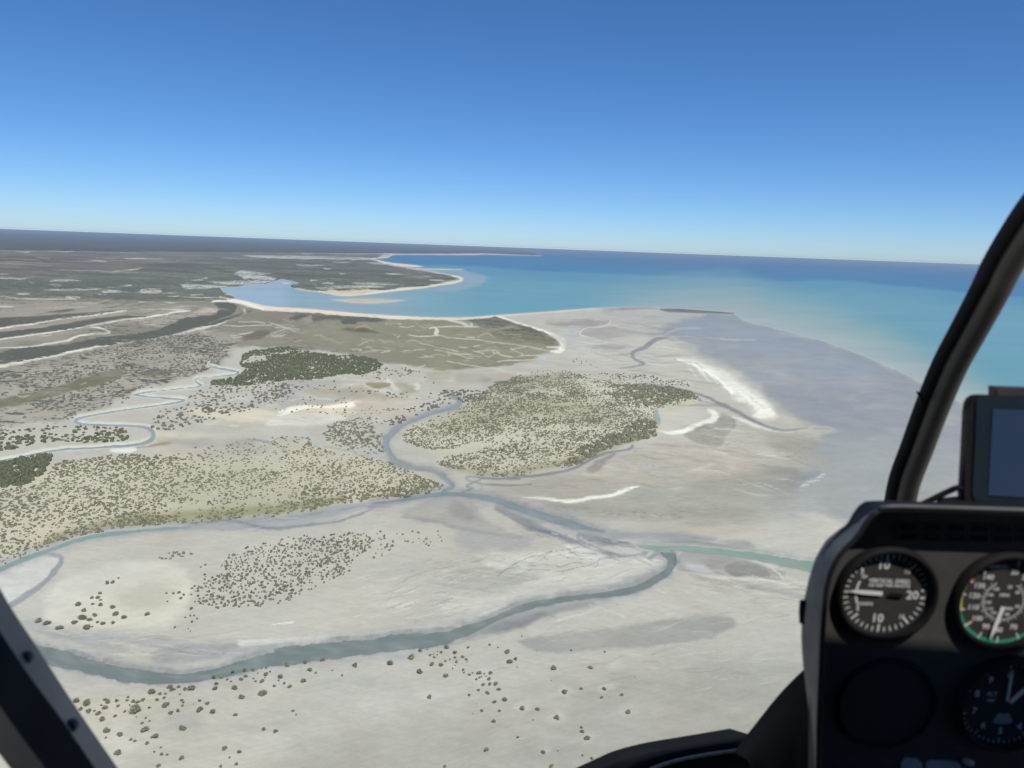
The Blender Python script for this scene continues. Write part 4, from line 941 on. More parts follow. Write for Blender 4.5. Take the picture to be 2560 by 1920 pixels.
def crown_mesh(seed):
    r = random.Random(seed)
    vs_, fs_ = [], []
    lobes = []
    for i in range(r.randint(6, 9)):
        a = r.uniform(0, 6.28); d = r.uniform(.15, .62)
        lobes.append((d * math.cos(a) * 1.1, d * math.sin(a) * .9, r.uniform(.30, .62), r.uniform(.30, .46)))
    lobes.append((0, 0, .6, .5))
    for (lx, ly, lz, lr) in lobes:
        # a solid lumpy core so that the heart of the bush is dense
        base = len(vs_)
        for i in range(4):
            ph = (i + .5) / 4 * math.pi
            for j in range(7):
                th = j / 7 * 2 * math.pi + i * .4
                k = lr * r.uniform(.55, .82)
                vs_.append((lx + k * math.sin(ph) * math.cos(th), ly + k * math.sin(ph) * math.sin(th), max(.12, lz + k * .85 * math.cos(ph))))
        for i in range(3):
            for j in range(7):
                a_, b_ = base + i * 7 + j, base + i * 7 + (j + 1) % 7
                fs_.append((a_, a_ + 7, b_ + 7, b_))
        fs_.append(tuple(base + j for j in range(7)))
        # leaf sprays around it
        for i in range(64):
            z = r.uniform(-.35, 1); th = r.uniform(0, 6.28); q = math.sqrt(max(0, 1 - z * z))
            k = lr * r.uniform(.7, 1.38)
            c = Vector((lx + k * q * math.cos(th), ly + k * q * math.sin(th), lz + k * .9 * z))
            if c.z < .1: continue
            n = Vector((r.gauss(0, 1), r.gauss(0, 1), r.gauss(.5, 1))).normalized()
            t = n.orthogonal().normalized(); t.rotate(Matrix.Rotation(r.uniform(0, 6.28), 3, n)); u = n.cross(t)
            s1, s2 = r.uniform(.06, .13), r.uniform(.04, .08)
            b0 = len(vs_)
            for p in (c - t * s1, c - u * s2, c + t * s1, c + u * s2): vs_.append(tuple(p))
            fs_.append((b0, b0 + 1, b0 + 2, b0 + 3))
    me = bpy.data.meshes.new('crown'); me.from_pydata(vs_, [], fs_); me.update(); me.materials.append(MAT_LEAF)
    return me


def stem_mesh(seed):
    r = random.Random(seed); vs_, fs_ = [], []
    for k in range(4):
        a = k * 1.6 + r.uniform(-.3, .3); tip = Vector((.35 * math.cos(a), .35 * math.sin(a), .55)); root = Vector((.08 * math.cos(a), .08 * math.sin(a), -.06))
        b0 = len(vs_)
        for c, w in ((root, .06), ((root + tip) / 2 + Vector((0, 0, -.06)), .045), (tip, .02)):
            for j in range(5):
                th = j * 2 * math.pi / 5
                vs_.append((c.x + w * math.cos(th), c.y + w * math.sin(th), c.z))
        for i in range(2):
            for j in range(5):
                fs_.append((b0 + i * 5 + j, b0 + i * 5 + (j + 1) % 5, b0 + i * 5 + 5 + (j + 1) % 5, b0 + i * 5 + 5 + j))
    me = bpy.data.meshes.new('trunk'); me.from_pydata(vs_, [], fs_); me.update(); me.materials.append(MAT_STEM)
    return me


CROWNS = [crown_mesh(i) for i in range(7)]
STEMS = [stem_mesh(i) for i in range(3)]
BANK = Q('Y1', *[(302, 500, 50), (370, 522, 50), (468, 558, 52), (590, 512, 50), (650, 478, 58), (690, 550, 62), (730, 545, 18), (622, 367, 50), (663, 417, 42), (723, 316, 32), (775, 314, 38), (788, 280, 34), (794, 334, 22), (733, 366, 28), (795, 372, 42), (886, 392, 46), (748, 455, 42), (710, 489, 42), (770, 510, 32), (813, 522, 40), (911, 445, 48), (980, 470, 48), (890, 513, 38), (848, 198, 40), (889, 194, 34), (935, 160, 20), (1163, 447, 42)])
SPUR = Q('Y1', *[(1315, 279, 22), (1368, 280, 24), (1414, 275, 32), (1452, 291, 28), (1426, 320, 30), (1323, 343, 18), (1382, 549, 22), (1487, 560, 12), (1505, 578, 12), (1515, 506, 26), (1510, 402, 32), (1462, 470, 18), (1502, 457, 20), (1532, 455, 18), (1555, 480, 22), (1536, 224, 24), (1517, 240, 20), (1675, 157, 18), (1617, 133, 26), (1587, 73, 20), (1620, 55, 26)])
FORE = Q('Y1', *[(1198, 1062, 62), (1340, 1022, 44), (1362, 1042, 46), (1410, 1020, 34), (1460, 1040, 36), (1508, 1036, 66), (1265, 1076, 30), (1305, 1075, 26), (1297, 1106, 28), (1240, 1124, 30), (1420, 1078, 20), (1310, 1170, 56), (1436, 1125, 28), (1450, 1142, 26), (1440, 1168, 24), (1578, 1130, 30), (1638, 1150, 38), (1530, 1155, 12), (1578, 1203, 56), (1683, 1217, 52), (1708, 995, 36), (1697, 1033, 44), (1684, 943, 40), (1748, 945, 34), (1797, 962, 24), (1825, 977, 20), (1850, 1032, 52), (1858, 1245, 36), (1403, 1212, 34), (1350, 1228, 42), (1063, 1208, 88), (1180, 1184, 26), (930, 1172, 28), (985, 1215, 26), (908, 1252, 28), (803, 1280, 48), (855, 1140, 42), (920, 1130, 38), (832, 1120, 30), (690, 1152, 60), (605, 1130, 50), (830, 1188, 44), (775, 1232, 44), (700, 1215, 50), (640, 1196, 40), (1002, 1128, 26), (1010, 1100, 22), (1052, 1135, 34), (1087, 1142, 34), (1130, 1125, 34), (1022, 1163, 16), (803, 1164, 20), (748, 1210, 20), (1152, 1266, 22), (1180, 1288, 20), (1120, 1306, 28), (1145, 1364, 58), (840, 1373, 56), (945, 1400, 48), (1223, 1415, 58), (1160, 1466, 36), (1033, 1436, 26), (1064, 1449, 26), (1445, 1348, 58), (1077, 1258, 16), (930, 1540, 58), (1270, 1500, 20), (1220, 1532, 20), (1275, 1552, 32), (1319, 1556, 22), (1432, 1583, 44), (1255, 1645, 40), (1890, 1534, 34), (1813, 1578, 20), (1870, 1630, 32), (1770, 1507, 50), (835, 1422, 20), (1745, 1650, 30), (1838, 897, 32)])
FORE += Q('Y2', *[(33, 890, 40), (102, 888, 36), (208, 870, 26), (172, 873, 16), (200, 922, 46), (140, 911, 16), (45, 935, 34), (10, 960, 34), (105, 955, 22), (124, 974, 20), (175, 978, 42), (197, 948, 14), (238, 897, 22), (178, 1074, 68), (15, 1102, 52), (272, 1012, 28), (320, 940, 50), (306, 968, 22), (348, 992, 26), (392, 1018, 40), (375, 847, 54), (510, 828, 40), (650, 808, 40), (550, 888, 48), (600, 910, 24), (730, 889, 18), (808, 929, 24), (500, 976, 52), (910, 852, 54), (1187, 833, 58), (1358, 789, 72), (1425, 735, 38), (1478, 723, 16), (1632, 707, 50), (1802, 708, 30), (1973, 688, 28), (1500, 770, 30), (1532, 784, 30), (1587, 748, 28), (1560, 741, 14), (1560, 766, 18), (1527, 760, 16), (1698, 751, 44), (1515, 842, 48), (1585, 847, 48), (1622, 814, 26), (1657, 803, 18), (1700, 788, 26), (1712, 823, 32), (1698, 848, 14), (1760, 781, 34), (1786, 802, 30), (1794, 820, 14), (1680, 875, 18), (1415, 904, 58), (1627, 936, 48), (1764, 884, 28), (1771, 907, 22), (1812, 922, 28), (1838, 910, 20), (1888, 912, 46), (1931, 916, 20), (1980, 910, 38), (1866, 960, 26), (1890, 946, 22), (1908, 938, 16), (1943, 937, 16), (1965, 958, 38), (1922, 1005, 36), (1973, 1000, 34), (2022, 997, 44), (1886, 1046, 30), (2043, 1042, 38), (1953, 1069, 40), (1812, 1084, 30), (2093, 1120, 46), (2010, 1142, 34), (1910, 1209, 30), (2049, 1210, 28), (2007, 1292, 40), (1500, 1102, 48), (420, 1209, 26), (444, 1240, 16), (184, 1356, 36), (282, 1373, 40), (2115, 745, 54), (2178, 801, 40), (2130, 826, 54), (2190, 862, 13), (1945, 1520, 46), (1615, 1650, 32), (2195, 1418, 26), (1867, 1153, 9), (1840, 1232, 10), (2037, 707, 18)])
FORE += Q('Y3', *[(331, 619, 18), (447, 729, 11), (721, 729, 20), (980, 700, 11), (986, 743, 22), (1371, 761, 9), (1849, 606, 9), (578, 873, 52), (871, 869, 42), (563, 968, 11), (330, 1192, 50), (455, 1198, 40), (608, 1266, 58), (420, 1280, 15), (671, 1064, 56), (800, 1033, 30), (984, 1037, 38), (961, 1105, 30), (1122, 1084, 34), (1168, 1220, 50), (803, 1341, 28), (806, 1376, 40), (846, 1425, 54), (497, 1538, 42), (617, 1524, 18), (811, 1562, 22), (884, 1585, 32), (566, 1650, 38), (1815, 1334, 9), (1222, 940, 9)])
ORD = ['first', 'second', 'third', 'fourth', 'fifth', 'sixth', 'seventh', 'eighth', 'ninth', 'tenth', 'eleventh', 'twelfth', 'thirteenth', 'fourteenth', 'fifteenth', 'sixteenth', 'seventeenth', 'eighteenth', 'nineteenth', 'twentieth'] + ['twenty-' + k for k in ('first', 'second', 'third', 'fourth', 'fifth', 'sixth', 'seventh', 'eighth', 'ninth')]


def size_word(w):
    return 'tiny' if w < 4.2 else 'small' if w < 8 else 'medium' if w < 12.5 else 'large'


def place_of(x, y):
    if y < 1700 and x < 860 or (x < 620 and y < 1712): row = 'on the creek bank'
    elif y < 1660 and x >= 860: row = 'by the near creek'
    elif y < 1725: row = 'just back from the near creek'
    elif y < 1790: row = 'on bare near sand'
    else: row = 'low in the view'
    if x < 330: c = 'beside the door post'
    elif x < 470: c = 'below the creek bend'
    elif x < 640: c = 'past the creek bend'
    elif x < 860: c = 'mid-bank'
    elif x < 1110: c = 'at middle'
    elif x < 1215: c = 'in the centre cluster'
    elif x < 1300: c = 'past the centre cluster'
    elif x < 1450: c = 'short of the console'
    else: c = 'towards the console'
    return row, c


placed = []


def place_bush(px, py, wz, label, group, seed):
    """wz: width in picture pixels; the base of the bush stands a little below the middle of what one sees"""
    g = ground_at(px, py, 1.2)
    dist = (g - EYE).length
    w = wz * dist / F_PX
    sin_e = H / dist
    g = ground_at(px, py + .30 * wz * (1 - sin_e) * .6, 1.2)
    r = random.Random(seed * 7919 + 3)
    o = empty('mangrove_bush', g)
    o.rotation_euler = (0, 0, r.uniform(0, 6.28))
    k = w * .5 * .92
    o.scale = (k * r.uniform(.92, 1.1), k * r.uniform(.92, 1.1), k * r.uniform(.85, 1.1))
    for nm, me in (('crown', CROWNS[seed % 7]), ('trunk', STEMS[seed % 3])):
        c = bpy.data.objects.new(nm, me); COL.objects.link(c); c.parent = o
    tag(o, label, 'bush', group)


seed = 0
rows_ = sorted([(p[0], p[1], p[2] * .3165) for p in BANK])
for i, (x, y, w) in enumerate(rows_):
    place_bush(x, y, w, f'{size_word(w)} round bush in the loose bank cluster, {ORD[i]} from the left', 'round bushes on the pale sand bank', seed); seed += 1
rows_ = sorted([(p[0], p[1], p[2] * .3165) for p in SPUR])
for i, (x, y, w) in enumerate(rows_):
    place_bush(x, y, w, f'{size_word(w)} bush at the end of the bank thicket, {ORD[i]} from the left', 'bushes at the end of the thicket', seed); seed += 1
cells = {}
for p in FORE:
    w = p[2] * .3165
    cells.setdefault(place_of(p[0], p[1]), []).append((p[0], p[1], w))
for (row, c), lst in cells.items():
    lst.sort()
    for i, (x, y, w) in enumerate(lst):
        if len(lst) == 1: lab = f'lone {size_word(w)} grey-green bush {row}, {c}'
        else: lab = f'{size_word(w)} bush {row} {c}, {ORD[i]} from the left'
        place_bush(x, y, w, lab, 'bushes on the near sand', seed); seed += 1


def project(X, Y, Z):
    rel = np.stack([X - EYE.x, Y - EYE.y, Z - EYE.z], -1)
    cz = rel @ np.array(FWD); cx = rel @ np.array(RIGHT); cy = rel @ np.array(UPC)
    return 1280 + F_PX * cx / cz, 960 - F_PX * cy / cz


def dome_template(n, rings, rng):
    vs_, fs_ = [], []
    for i in range(rings):
        ph = i / rings * math.pi / 2
        for j in range(n):
            th = 2 * math.pi * (j + .5 * i) / n
            k = rng.uniform(.78, 1.12)
            bulge = 1.0 if i else .86
            vs_.append((math.cos(ph) * math.cos(th) * k * bulge, math.cos(ph) * math.sin(th) * k * bulge, (math.sin(ph) * rng.uniform(.8, 1.15) if i else -.12)))
    vs_.append((rng.uniform(-.1, .1), rng.uniform(-.1, .1), rng.uniform(.9, 1.1)))
    for i in range(rings - 1):
        for j in range(n):
            a, b = i * n + j, i * n + (j + 1) % n
            fs_ += [(a, b, a + n), (b, b + n, a + n)]
    t = len(vs_) - 1
    for j in range(n):
        fs_.append(((rings - 1) * n + j, (rings - 1) * n + (j + 1) % n, t))
    return np.array(vs_), np.array(fs_)


TPL_N = [dome_template(8, 3, random.Random(i)) for i in range(6)]
TPL_F = [dome_template(6, 2, random.Random(i + 50)) for i in range(6)]


def thicket(name, label, poly, spacing, size, color, near=True, gate=None, holes=(), seed=0, tall=.55, avoid=2.5, fade=0.0, loose=True):
    """bushes of one field, standing on the ground inside the outline given in picture coordinates"""
    rng = np.random.default_rng(seed)
    g = [ground_at(x, y) for x, y in [p[:2] for p in poly]]
    x0, x1 = min(p.x for p in g), max(p.x for p in g); y0, y1 = min(p.y for p in g), max(p.y for p in g)
    n = int((x1 - x0) * (y1 - y0) / spacing ** 2)
    X = rng.uniform(x0, x1, n); Y = rng.uniform(y0, y1, n)
    px, py = project(X, Y, np.full(n, 1.2))
    sp = spline([p[:2] for p in poly], 3, True)
    wx = px + fbm(px / 30., py / 12., 3) * 26; wy = py + fbm(px / 30. + 9, py / 12., 3) * 11
    ok = inside(wx, wy, sp)
    if fade:
        d, _ = seg_dist(wx, wy, sp, True)
        ok &= rng.random(n) < np.clip(.25 + d / fade, 0, 1)
    for h in holes: ok &= ~inside(px, py, h)
    for nm, (cpts, _c) in CREEKPTS.items():
        xs = [q[0] for q in cpts]; ys = [q[1] for q in cpts]
        mm = ok & (px > min(xs) - 20) & (px < max(xs) + 20) & (py > min(ys) - 20) & (py < max(ys) + 20)
        if mm.any():
            d, hw = seg_dist(px[mm], py[mm], cpts, False)
            t = ok[mm]; t &= d > hw + avoid; ok[mm] = t
    dens = fbm(X / 45. + 7, Y / 45., 3) + fbm(X / 160., Y / 160. + 3, 3)
    if loose: ok &= rng.random(n) < np.clip(.85 + dens * 2.4, .10, 1)
    if gate is not None:
        ok &= fbm(X / gate[0], Y / gate[0], 3) + .5 > gate[1] + rng.normal(0, .05, n)
    X, Y = X[ok], Y[ok]
    # thin out those that would stand in each other
    cell = {}
    keep_ = []
    s0 = size[0] * .62
    for i in range(len(X)):
        k = (int(X[i] / s0), int(Y[i] / s0))
        if k in cell: continue
        cell[k] = 1; keep_.append(i)
    X, Y = X[keep_], Y[keep_]
    n = len(X)
    if n == 0: return
    big = fbm(X / 60., Y / 60., 2) + .5
    w = (size[0] + (size[1] - size[0]) * np.clip(rng.beta(1.5, 3, n) + (big - .5) * .5, 0, 1)) * .5
    tpl = TPL_N if near else TPL_F
    V, Fc, Cc = [], [], []
    base = 0
    pick = rng.integers(0, 6, n); rot = rng.uniform(0, 6.28, n)
    tone = rng.normal(1, .13, n)
    for k in range(6):
        tv, tf = tpl[k]
        q = np.where(pick == k)[0]
        if len(q) == 0: continue
        c, s = np.cos(rot[q])[:, None], np.sin(rot[q])[:, None]
        ax, ay = w[q] * rng.uniform(.8, 1.2, len(q)), w[q] * rng.uniform(.8, 1.2, len(q))
        lx, ly = tv[None, :, 0] * ax[:, None], tv[None, :, 1] * ay[:, None]
        jit = rng.normal(1, .08, (len(q), len(tv)))
        vx = X[q][:, None] + (lx * c - ly * s) * jit; vy = Y[q][:, None] + (lx * s + ly * c) * jit
        vz = 1.2 + tv[None, :, 2] * (w[q] * tall * 2 * rng.uniform(.8, 1.2, len(q)))[:, None] * jit
        V.append(np.stack([vx, vy, vz], -1).reshape(-1, 3))
        Fc.append((tf[None] + (np.arange(len(q)) * len(tv))[:, None, None] + base).reshape(-1, 3))
        Cc.append((np.array(color)[None, None] * (tone[q][:, None, None] * rng.normal(1, .10, (len(q), len(tv), 1)))).reshape(-1, 3))
        base += len(q) * len(tv)
    V = np.concatenate(V); Fc = np.concatenate(Fc); Cc = np.concatenate(Cc)
    o = np_mesh(name, V, Fc, MAT_SCRUB); o.data.shade_smooth()
    set_col(o.data, 'Col', np.clip(Cc, .01, .5))
    tag(o, label, kind='stuff')
    return n


OLV = (.195, .191, .122); GRN = (.118, .130, .072); GRY = (.165, .161, .130)
V1 = [(-80, 1260), (0, 1228), (60, 1218), (95, 1206), (140, 1160), (220, 1146), (300, 1139), (411, 1139), (475, 1150), (601, 1148), (680, 1128), (758, 1092), (790, 1111), (822, 1127), (932, 1146), (980, 1155), (1011, 1171), (1043, 1190), (1094, 1209), (1106, 1222), (1059, 1234), (980, 1246), (916, 1252), (853, 1261), (790, 1275), (727, 1288), (633, 1296), (538, 1304), (443, 1310), (316, 1320), (237, 1334), (177, 1347), (95, 1379), (0, 1410), (-80, 1440)]
n1 = thicket('mangrove_scrub', 'field of low mangrove bushes above the long creek bank', V1, 4.1, (1.5, 4.7), OLV, True, None, [[(430, 1150), (560, 1150), (760, 1090), (770, 1110), (650, 1170), (520, 1180)]], 1, .5)
n1b = thicket('mangrove_scrub', 'band of bright olive bushes lining the long creek bank', [(60, 1372), (177, 1328), (316, 1298), (443, 1288), (560, 1282), (690, 1266), (780, 1250), (853, 1238), (960, 1225), (1040, 1195), (1098, 1212), (1059, 1233), (980, 1246), (853, 1260), (700, 1288), (538, 1303), (443, 1309), (316, 1319), (177, 1346), (95, 1378)], 4.6, (2.4, 5.2), (.205, .196, .108), True, None, (), 2, .5)
n1c = thicket('mangrove_scrub', 'sparse bushes on the pinkish sand above the mangrove field', [(420, 1140), (560, 1110), (700, 1090), (760, 1095), (700, 1150), (560, 1185), (430, 1170)], 10, (2.2, 4.5), OLV, True, None, (), 21, .5)
V2 = [(1002, 1084), (1043, 1064), (1100, 1040), (1154, 1019), (1200, 985), (1232, 967), (1279, 947), (1358, 928), (1421, 928), (1485, 947), (1548, 956), (1675, 966), (1722, 978), (1748, 996), (1740, 1006), (1643, 1021), (1636, 1047), (1643, 1079), (1636, 1094), (1564, 1110), (1501, 1134), (1463, 1156), (1421, 1168), (1342, 1174), (1300, 1189), (1233, 1194), (1170, 1181), (1122, 1170), (1094, 1154), (1119, 1133), (1059, 1123), (1011, 1101)]
n2 = thicket('mangrove_scrub', 'broad mangrove field on the white point beyond the creek', V2, 4.2, (1.6, 5.3), OLV, True, None, [[(1050, 1128), (1140, 1122), (1180, 1105), (1230, 1110), (1190, 1130), (1120, 1140)], [(1370, 1010), (1430, 1005), (1440, 1013), (1380, 1018)]], 3, .5)
n2b = thicket('mangrove_scrub', 'dark tip of the mangrove field beside the slate creek', [(1450, 1120), (1540, 1085), (1600, 1050), (1640, 1060), (1640, 1090), (1565, 1110), (1500, 1135), (1440, 1162), (1400, 1168)], 6.0, (4.0, 9.0), OLV, True, None, (), 4, .55)
n2c = thicket('mangrove_scrub', 'dense tongue of bushes reaching towards the white ridge', [(1540, 962), (1675, 968), (1722, 980), (1746, 998), (1690, 1010), (1640, 1018), (1570, 1000), (1500, 985)], 7.0, (4.5, 9.0), OLV, True, None, (), 5, .5)
n3 = thicket('mangrove_scrub', 'small mangrove grove inside the creek bend', [(800, 1085), (830, 1062), (875, 1051), (925, 1053), (945, 1078), (955, 1105), (962, 1132), (930, 1138), (880, 1128), (820, 1110)], 5.6, (2.8, 5.8), OLV, True, None, (), 6, .5)
n4 = thicket('mangrove_scrub', 'bushes scattered beside the upper mangrove creek', [(960, 1066), (1000, 1040), (1040, 1005), (1060, 985), (1130, 978), (1230, 980), (1180, 1005), (1110, 1015), (1030, 1048), (990, 1066)], 8.0, (3.5, 9.0), GRY, True, None, (), 7, .45)
V5 = [(600, 890), (640, 876), (695, 869), (742, 872), (822, 888), (880, 892), (916, 894), (948, 905), (950, 926), (916, 933), (869, 936), (800, 945), (758, 952), (700, 955), (663, 958), (600, 967), (540, 965), (530, 955), (590, 945), (610, 920)]
n5 = thicket('mangrove_forest', 'dark green mangrove wood in the middle of the plain', V5, 5.4, (4.5, 9.5), GRN, False, (90., .33), (), 8, .6, loose=False)
n5b = thicket('mangrove_scrub', 'bushes thinning out in front of the dark mangrove wood', [(450, 1000), (540, 960), (640, 958), (760, 950), (900, 935), (1000, 920), (1080, 950), (1100, 990), (1040, 1000), (900, 985), (760, 975), (690, 1010), (560, 1030), (440, 1040)], 15.0, (4.0, 8.0), GRY, False, (120., .50), (), 9, .5)
n6 = thicket('mangrove_scrub', 'green bushes filling the loop of the meandering creek', [(-60, 1090), (0, 1082), (79, 1072), (200, 1066), (316, 1076), (329, 1089), (316, 1100), (221, 1108), (127, 1110), (0, 1128), (-60, 1135)], 6.0, (4.0, 8.0), GRN, True, (80., .34), (), 10, .5)
n7 = thicket('mangrove_forest', 'closed dark green mangrove stand at the edge of view', poly=[(-80, 1160), (0, 1152), (60, 1143), (117, 1137), (133, 1150), (100, 1188), (70, 1212), (0, 1220), (-80, 1235)], spacing=4.0, size=(5.0, 9.0), color=GRN, seed=11, loose=False)
n8 = thicket('mangrove_scrub', 'grey scrub speckling the plain left of the meandering creek', [(-80, 960), (0, 932), (200, 888), (350, 852), (480, 838), (570, 860), (560, 900), (500, 935), (400, 965), (320, 985), (330, 1005), (200, 1032), (175, 1058), (60, 1068), (-80, 1090)], 11.5, (4.0, 8.5), GRY, False, (150., .40), [[(-60, 1010), (80, 980), (200, 950), (250, 930), (310, 925), (300, 945), (220, 970), (100, 1000), (0, 1020)]], 12, .5)
n9 = thicket('mangrove_scrub', 'scrub on the sand right of the meandering creek', [(370, 1062), (400, 1025), (470, 1005), (600, 985), (690, 962), (740, 965), (700, 1000), (620, 1028), (500, 1060), (420, 1078), (385, 1080)], 10.0, (4.0, 8.0), GRY, True, (100., .42), (), 13, .45)
n10 = thicket('mangrove_scrub', 'thicket of small round bushes on the pale sand bank', [(560, 1395), (600, 1372), (660, 1358), (720, 1345), (790, 1338), (860, 1332), (935, 1336), (925, 1370), (900, 1395), (880, 1425), (850, 1448), (790, 1470), (745, 1500), (690, 1515), (640, 1522), (560, 1526), (490, 1518), (475, 1490), (500, 1455), (540, 1425)], 3.7, (1.4, 3.4), (.165, .160, .120), True, None, (), 14, .62, fade=34, loose=False)
n10b = thicket('mangrove_scrub', 'scattered bushes trailing off the thicket along the bank', [(880, 1340), (980, 1328), (1110, 1328), (1115, 1345), (1070, 1372), (1000, 1380), (920, 1400)], 9, (1.6, 3.8), (.195, .190, .142), True, None, (), 15, .6)
n10c = thicket('mangrove_scrub', 'little row of bushes on the sand beside the long creek', [(398, 1397), (430, 1382), (480, 1380), (482, 1388), (440, 1396), (405, 1402)], 4.5, (2.2, 4.0), (.195, .190, .142), True, None, (), 16, .55)
n11 = thicket('mangrove_scrub', 'loose band of bushes on white sand before the white ridge', [(1440, 935), (1510, 932), (1580, 935), (1660, 945), (1735, 960), (1700, 968), (1620, 958), (1530, 950), (1450, 945)], 10, (3.5, 6.5), GRY, False, None, (), 17, .5)
n12 = thicket('mangrove_scrub', 'dark bushes sprinkled over the white and brown pans', [(640, 1000), (760, 985), (880, 975), (1000, 990), (1040, 1005), (1000, 1030), (900, 1040), (780, 1035), (660, 1040)], 19, (3.0, 6.5), GRY, False, (90., .45), (), 18, .5)
n13 = thicket('mangrove_scrub', 'fringe of bushes on the brown pan by the upper creek', [(880, 1050), (930, 1030), (1000, 1020), (1030, 1030), (980, 1060), (920, 1062)], 7.5, (3.0, 5.5), GRY, True, None, (), 19, .45)
n14 = thicket('mangrove_scrub', 'few low bushes on the flat beside the blue pool', [(1425, 895), (1480, 905), (1495, 925), (1450, 922)], 26, (3.5, 6), GRY, False, None, (), 20, .5)
print('BUSHES', seed, [n1, n1b, n1c, n2, n2b, n2c, n3, n4, n5, n5b, n6, n7, n8, n9, n10, n10b, n10c, n11, n12, n13, n14])

# ----------------------------------------------------------------------------- helicopter cabin
BLACK = grain(principled('black_plastic', (.010, .010, .011), .6, .25), 60, .8, 1.25, .15)
SATIN = grain(principled('satin_grey_paint', (.14, .14, .125), .65, .25), 40, .8, 1.2, .1)
PANELG = grain(principled('panel_grey_paint', (.062, .06, .056), .7, .25), 90, .88, 1.12, .1)
POSTG = grain(principled('post_grey_brown', (.035, .033, .028), .42, .4), 30, .8, 1.2)
TRIM = grain(principled('frame_bevel_grey', (.11, .12, .125), .5, .35), 14, .75, 1.2)
RUBBER = grain(principled('black_rubber', (.008, .008, .009), .7, .2), 50, .8, 1.2)
DIALM = grain(principled('dial_black', (.045, .044, .042), .8, .1), 200, .92, 1.08)
INK = principled('dial_white_ink', (.72, .72, .68), .7, .2)
INKY = principled('dial_yellow_ink', (.68, .66, .10), .7, .2)
INKG = principled('dial_green_ink', (.03, .30, .17), .7, .2)
INKR = principled('dial_red_ink', (.62, .10, .06), .7, .2)
SILL = grain(principled('sill_black', (.0035, .0036, .0042), .75, .08), 40, .8, 1.2)
METAL = grain(principled('worn_alloy', (.30, .27, .22), .38, .5, .6), 60, .8, 1.2)
GLASSY = principled('screen_glass', (.004, .006, .010), .3, .25)
GLASSY.node_tree.nodes['Principled BSDF'].inputs['Emission Color'].default_value = (.022, .040, .082, 1)   # weak navy emission sets the tone of the screen
GLASSY.node_tree.nodes['Principled BSDF'].inputs['Emission Strength'].default_value = 0.85
BEZELB = grain(principled('screen_surround', (.014, .026, .036), .35, .3), 20, .9, 1.1)
LAMPF = principled('lamp_outline', (.055, .075, .085), .6, .3)
LAMPD = principled('lamp_lens_dark', (.006, .007, .009), .3, .4)
PALEB = grain(principled('pale_placard', (.42, .42, .43), .6, .2), 40, .9, 1.1)


def resample(pts, n):
    pts = [Vector(p) for p in pts]
    L_ = [0]
    for a, b in zip(pts, pts[1:]): L_.append(L_[-1] + (b - a).length)
    out = []
    for i in range(n):
        t = L_[-1] * i / (n - 1); k = 0
        while k < len(L_) - 2 and L_[k + 1] < t: k += 1
        f = (t - L_[k]) / max(1e-9, L_[k + 1] - L_[k])
        out.append(pts[k].lerp(pts[k + 1], f))
    return out


def loft(name, rails, mat, parent, closed=False, smooth_=True, cap=False):
    """rails: lists of points of equal length; faces between neighbours"""
    n = len(rails[0]); vs_ = [p for r in rails for p in r]; fs_ = []
    m = len(rails)
    for i in range(m if closed else m - 1):
        a, b = i * n, ((i + 1) % m) * n
        for j in range(n - 1): fs_.append((a + j, a + j + 1, b + j + 1, b + j))
    if cap and closed:
        fs_.append(tuple(i * n for i in range(m))); fs_.append(tuple(i * n + n - 1 for i in reversed(range(m))))
    bm = bmesh.new()
    bv = [bm.verts.new(v) for v in vs_]
    for f in fs_:
        try: bm.faces.new([bv[i] for i in f])
        except ValueError: pass
    return bm_obj(name, bm, mat, parent, smooth_)


def sweep(name, path, radius, mat, parent, n=10, flat=1.0, up=Vector((0, 1, 0))):
    """tube along a path; flat squeezes it along `up`"""
    rings = []
    for i, p in enumerate(path):
        t = (path[min(i + 1, len(path) - 1)] - path[max(i - 1, 0)]).normalized()
        a = (up - t * up.dot(t)).normalized(); b = t.cross(a)
        r = radius[i] if isinstance(radius, (list, tuple)) else radius
        rings.append([p + a * (math.cos(6.28318 * k / n) * r * flat) + b * (math.sin(6.28318 * k / n) * r) for k in range(n)])
    bm = bmesh.new(); bv = [[bm.verts.new(v) for v in r] for r in rings]
    for i in range(len(rings) - 1):
        for k in range(n): bm.faces.new((bv[i][k], bv[i][(k + 1) % n], bv[i + 1][(k + 1) % n], bv[i + 1][k]))
    bm.faces.new(bv[0]); bm.faces.new(list(reversed(bv[-1])))
    return bm_obj(name, bm, mat, parent, True)


def slab(name, pts, depth, mat, parent, bevel=0.0, smooth_=False):
    """flat outline (points in one plane) given thickness along +Y"""
    bm = bmesh.new()
    a = [bm.verts.new(p) for p in pts]; b = [bm.verts.new((p[0], p[1] + depth, p[2])) for p in pts]
    n = len(pts)
    bm.faces.new(a); bm.faces.new(list(reversed(b)))
    for i in range(n): bm.faces.new((a[i], b[i], b[(i + 1) % n], a[(i + 1) % n]))
    if bevel:
        es = [e for e in bm.edges if all(v in a for v in e.verts)]
        bmesh.ops.bevel(bm, geom=es, offset=bevel, segments=2, affect='EDGES')
    return bm_obj(name, bm, mat, parent, smooth_)


def box(name, lo, hi, mat, parent, bevel=0.0):
    bm = bmesh.new()
    bmesh.ops.create_cube(bm, size=1.0)
    for v in bm.verts:
        for i in range(3): v.co[i] = lo[i] + (v.co[i] + .5) * (hi[i] - lo[i])
    if bevel: bmesh.ops.bevel(bm, geom=list(bm.edges), offset=bevel, segments=2, affect='EDGES')
    return bm_obj(name, bm, mat, parent)


def wp(dx, dy_, dz_): return Vector((dx, dy_, H + dz_))


# --- cabin shell
cabin = empty('helicopter_cabin', (0.35, 0, H - 1.05))
bpy.context.view_layer.update()
_inv = cabin.matrix_world.inverted()


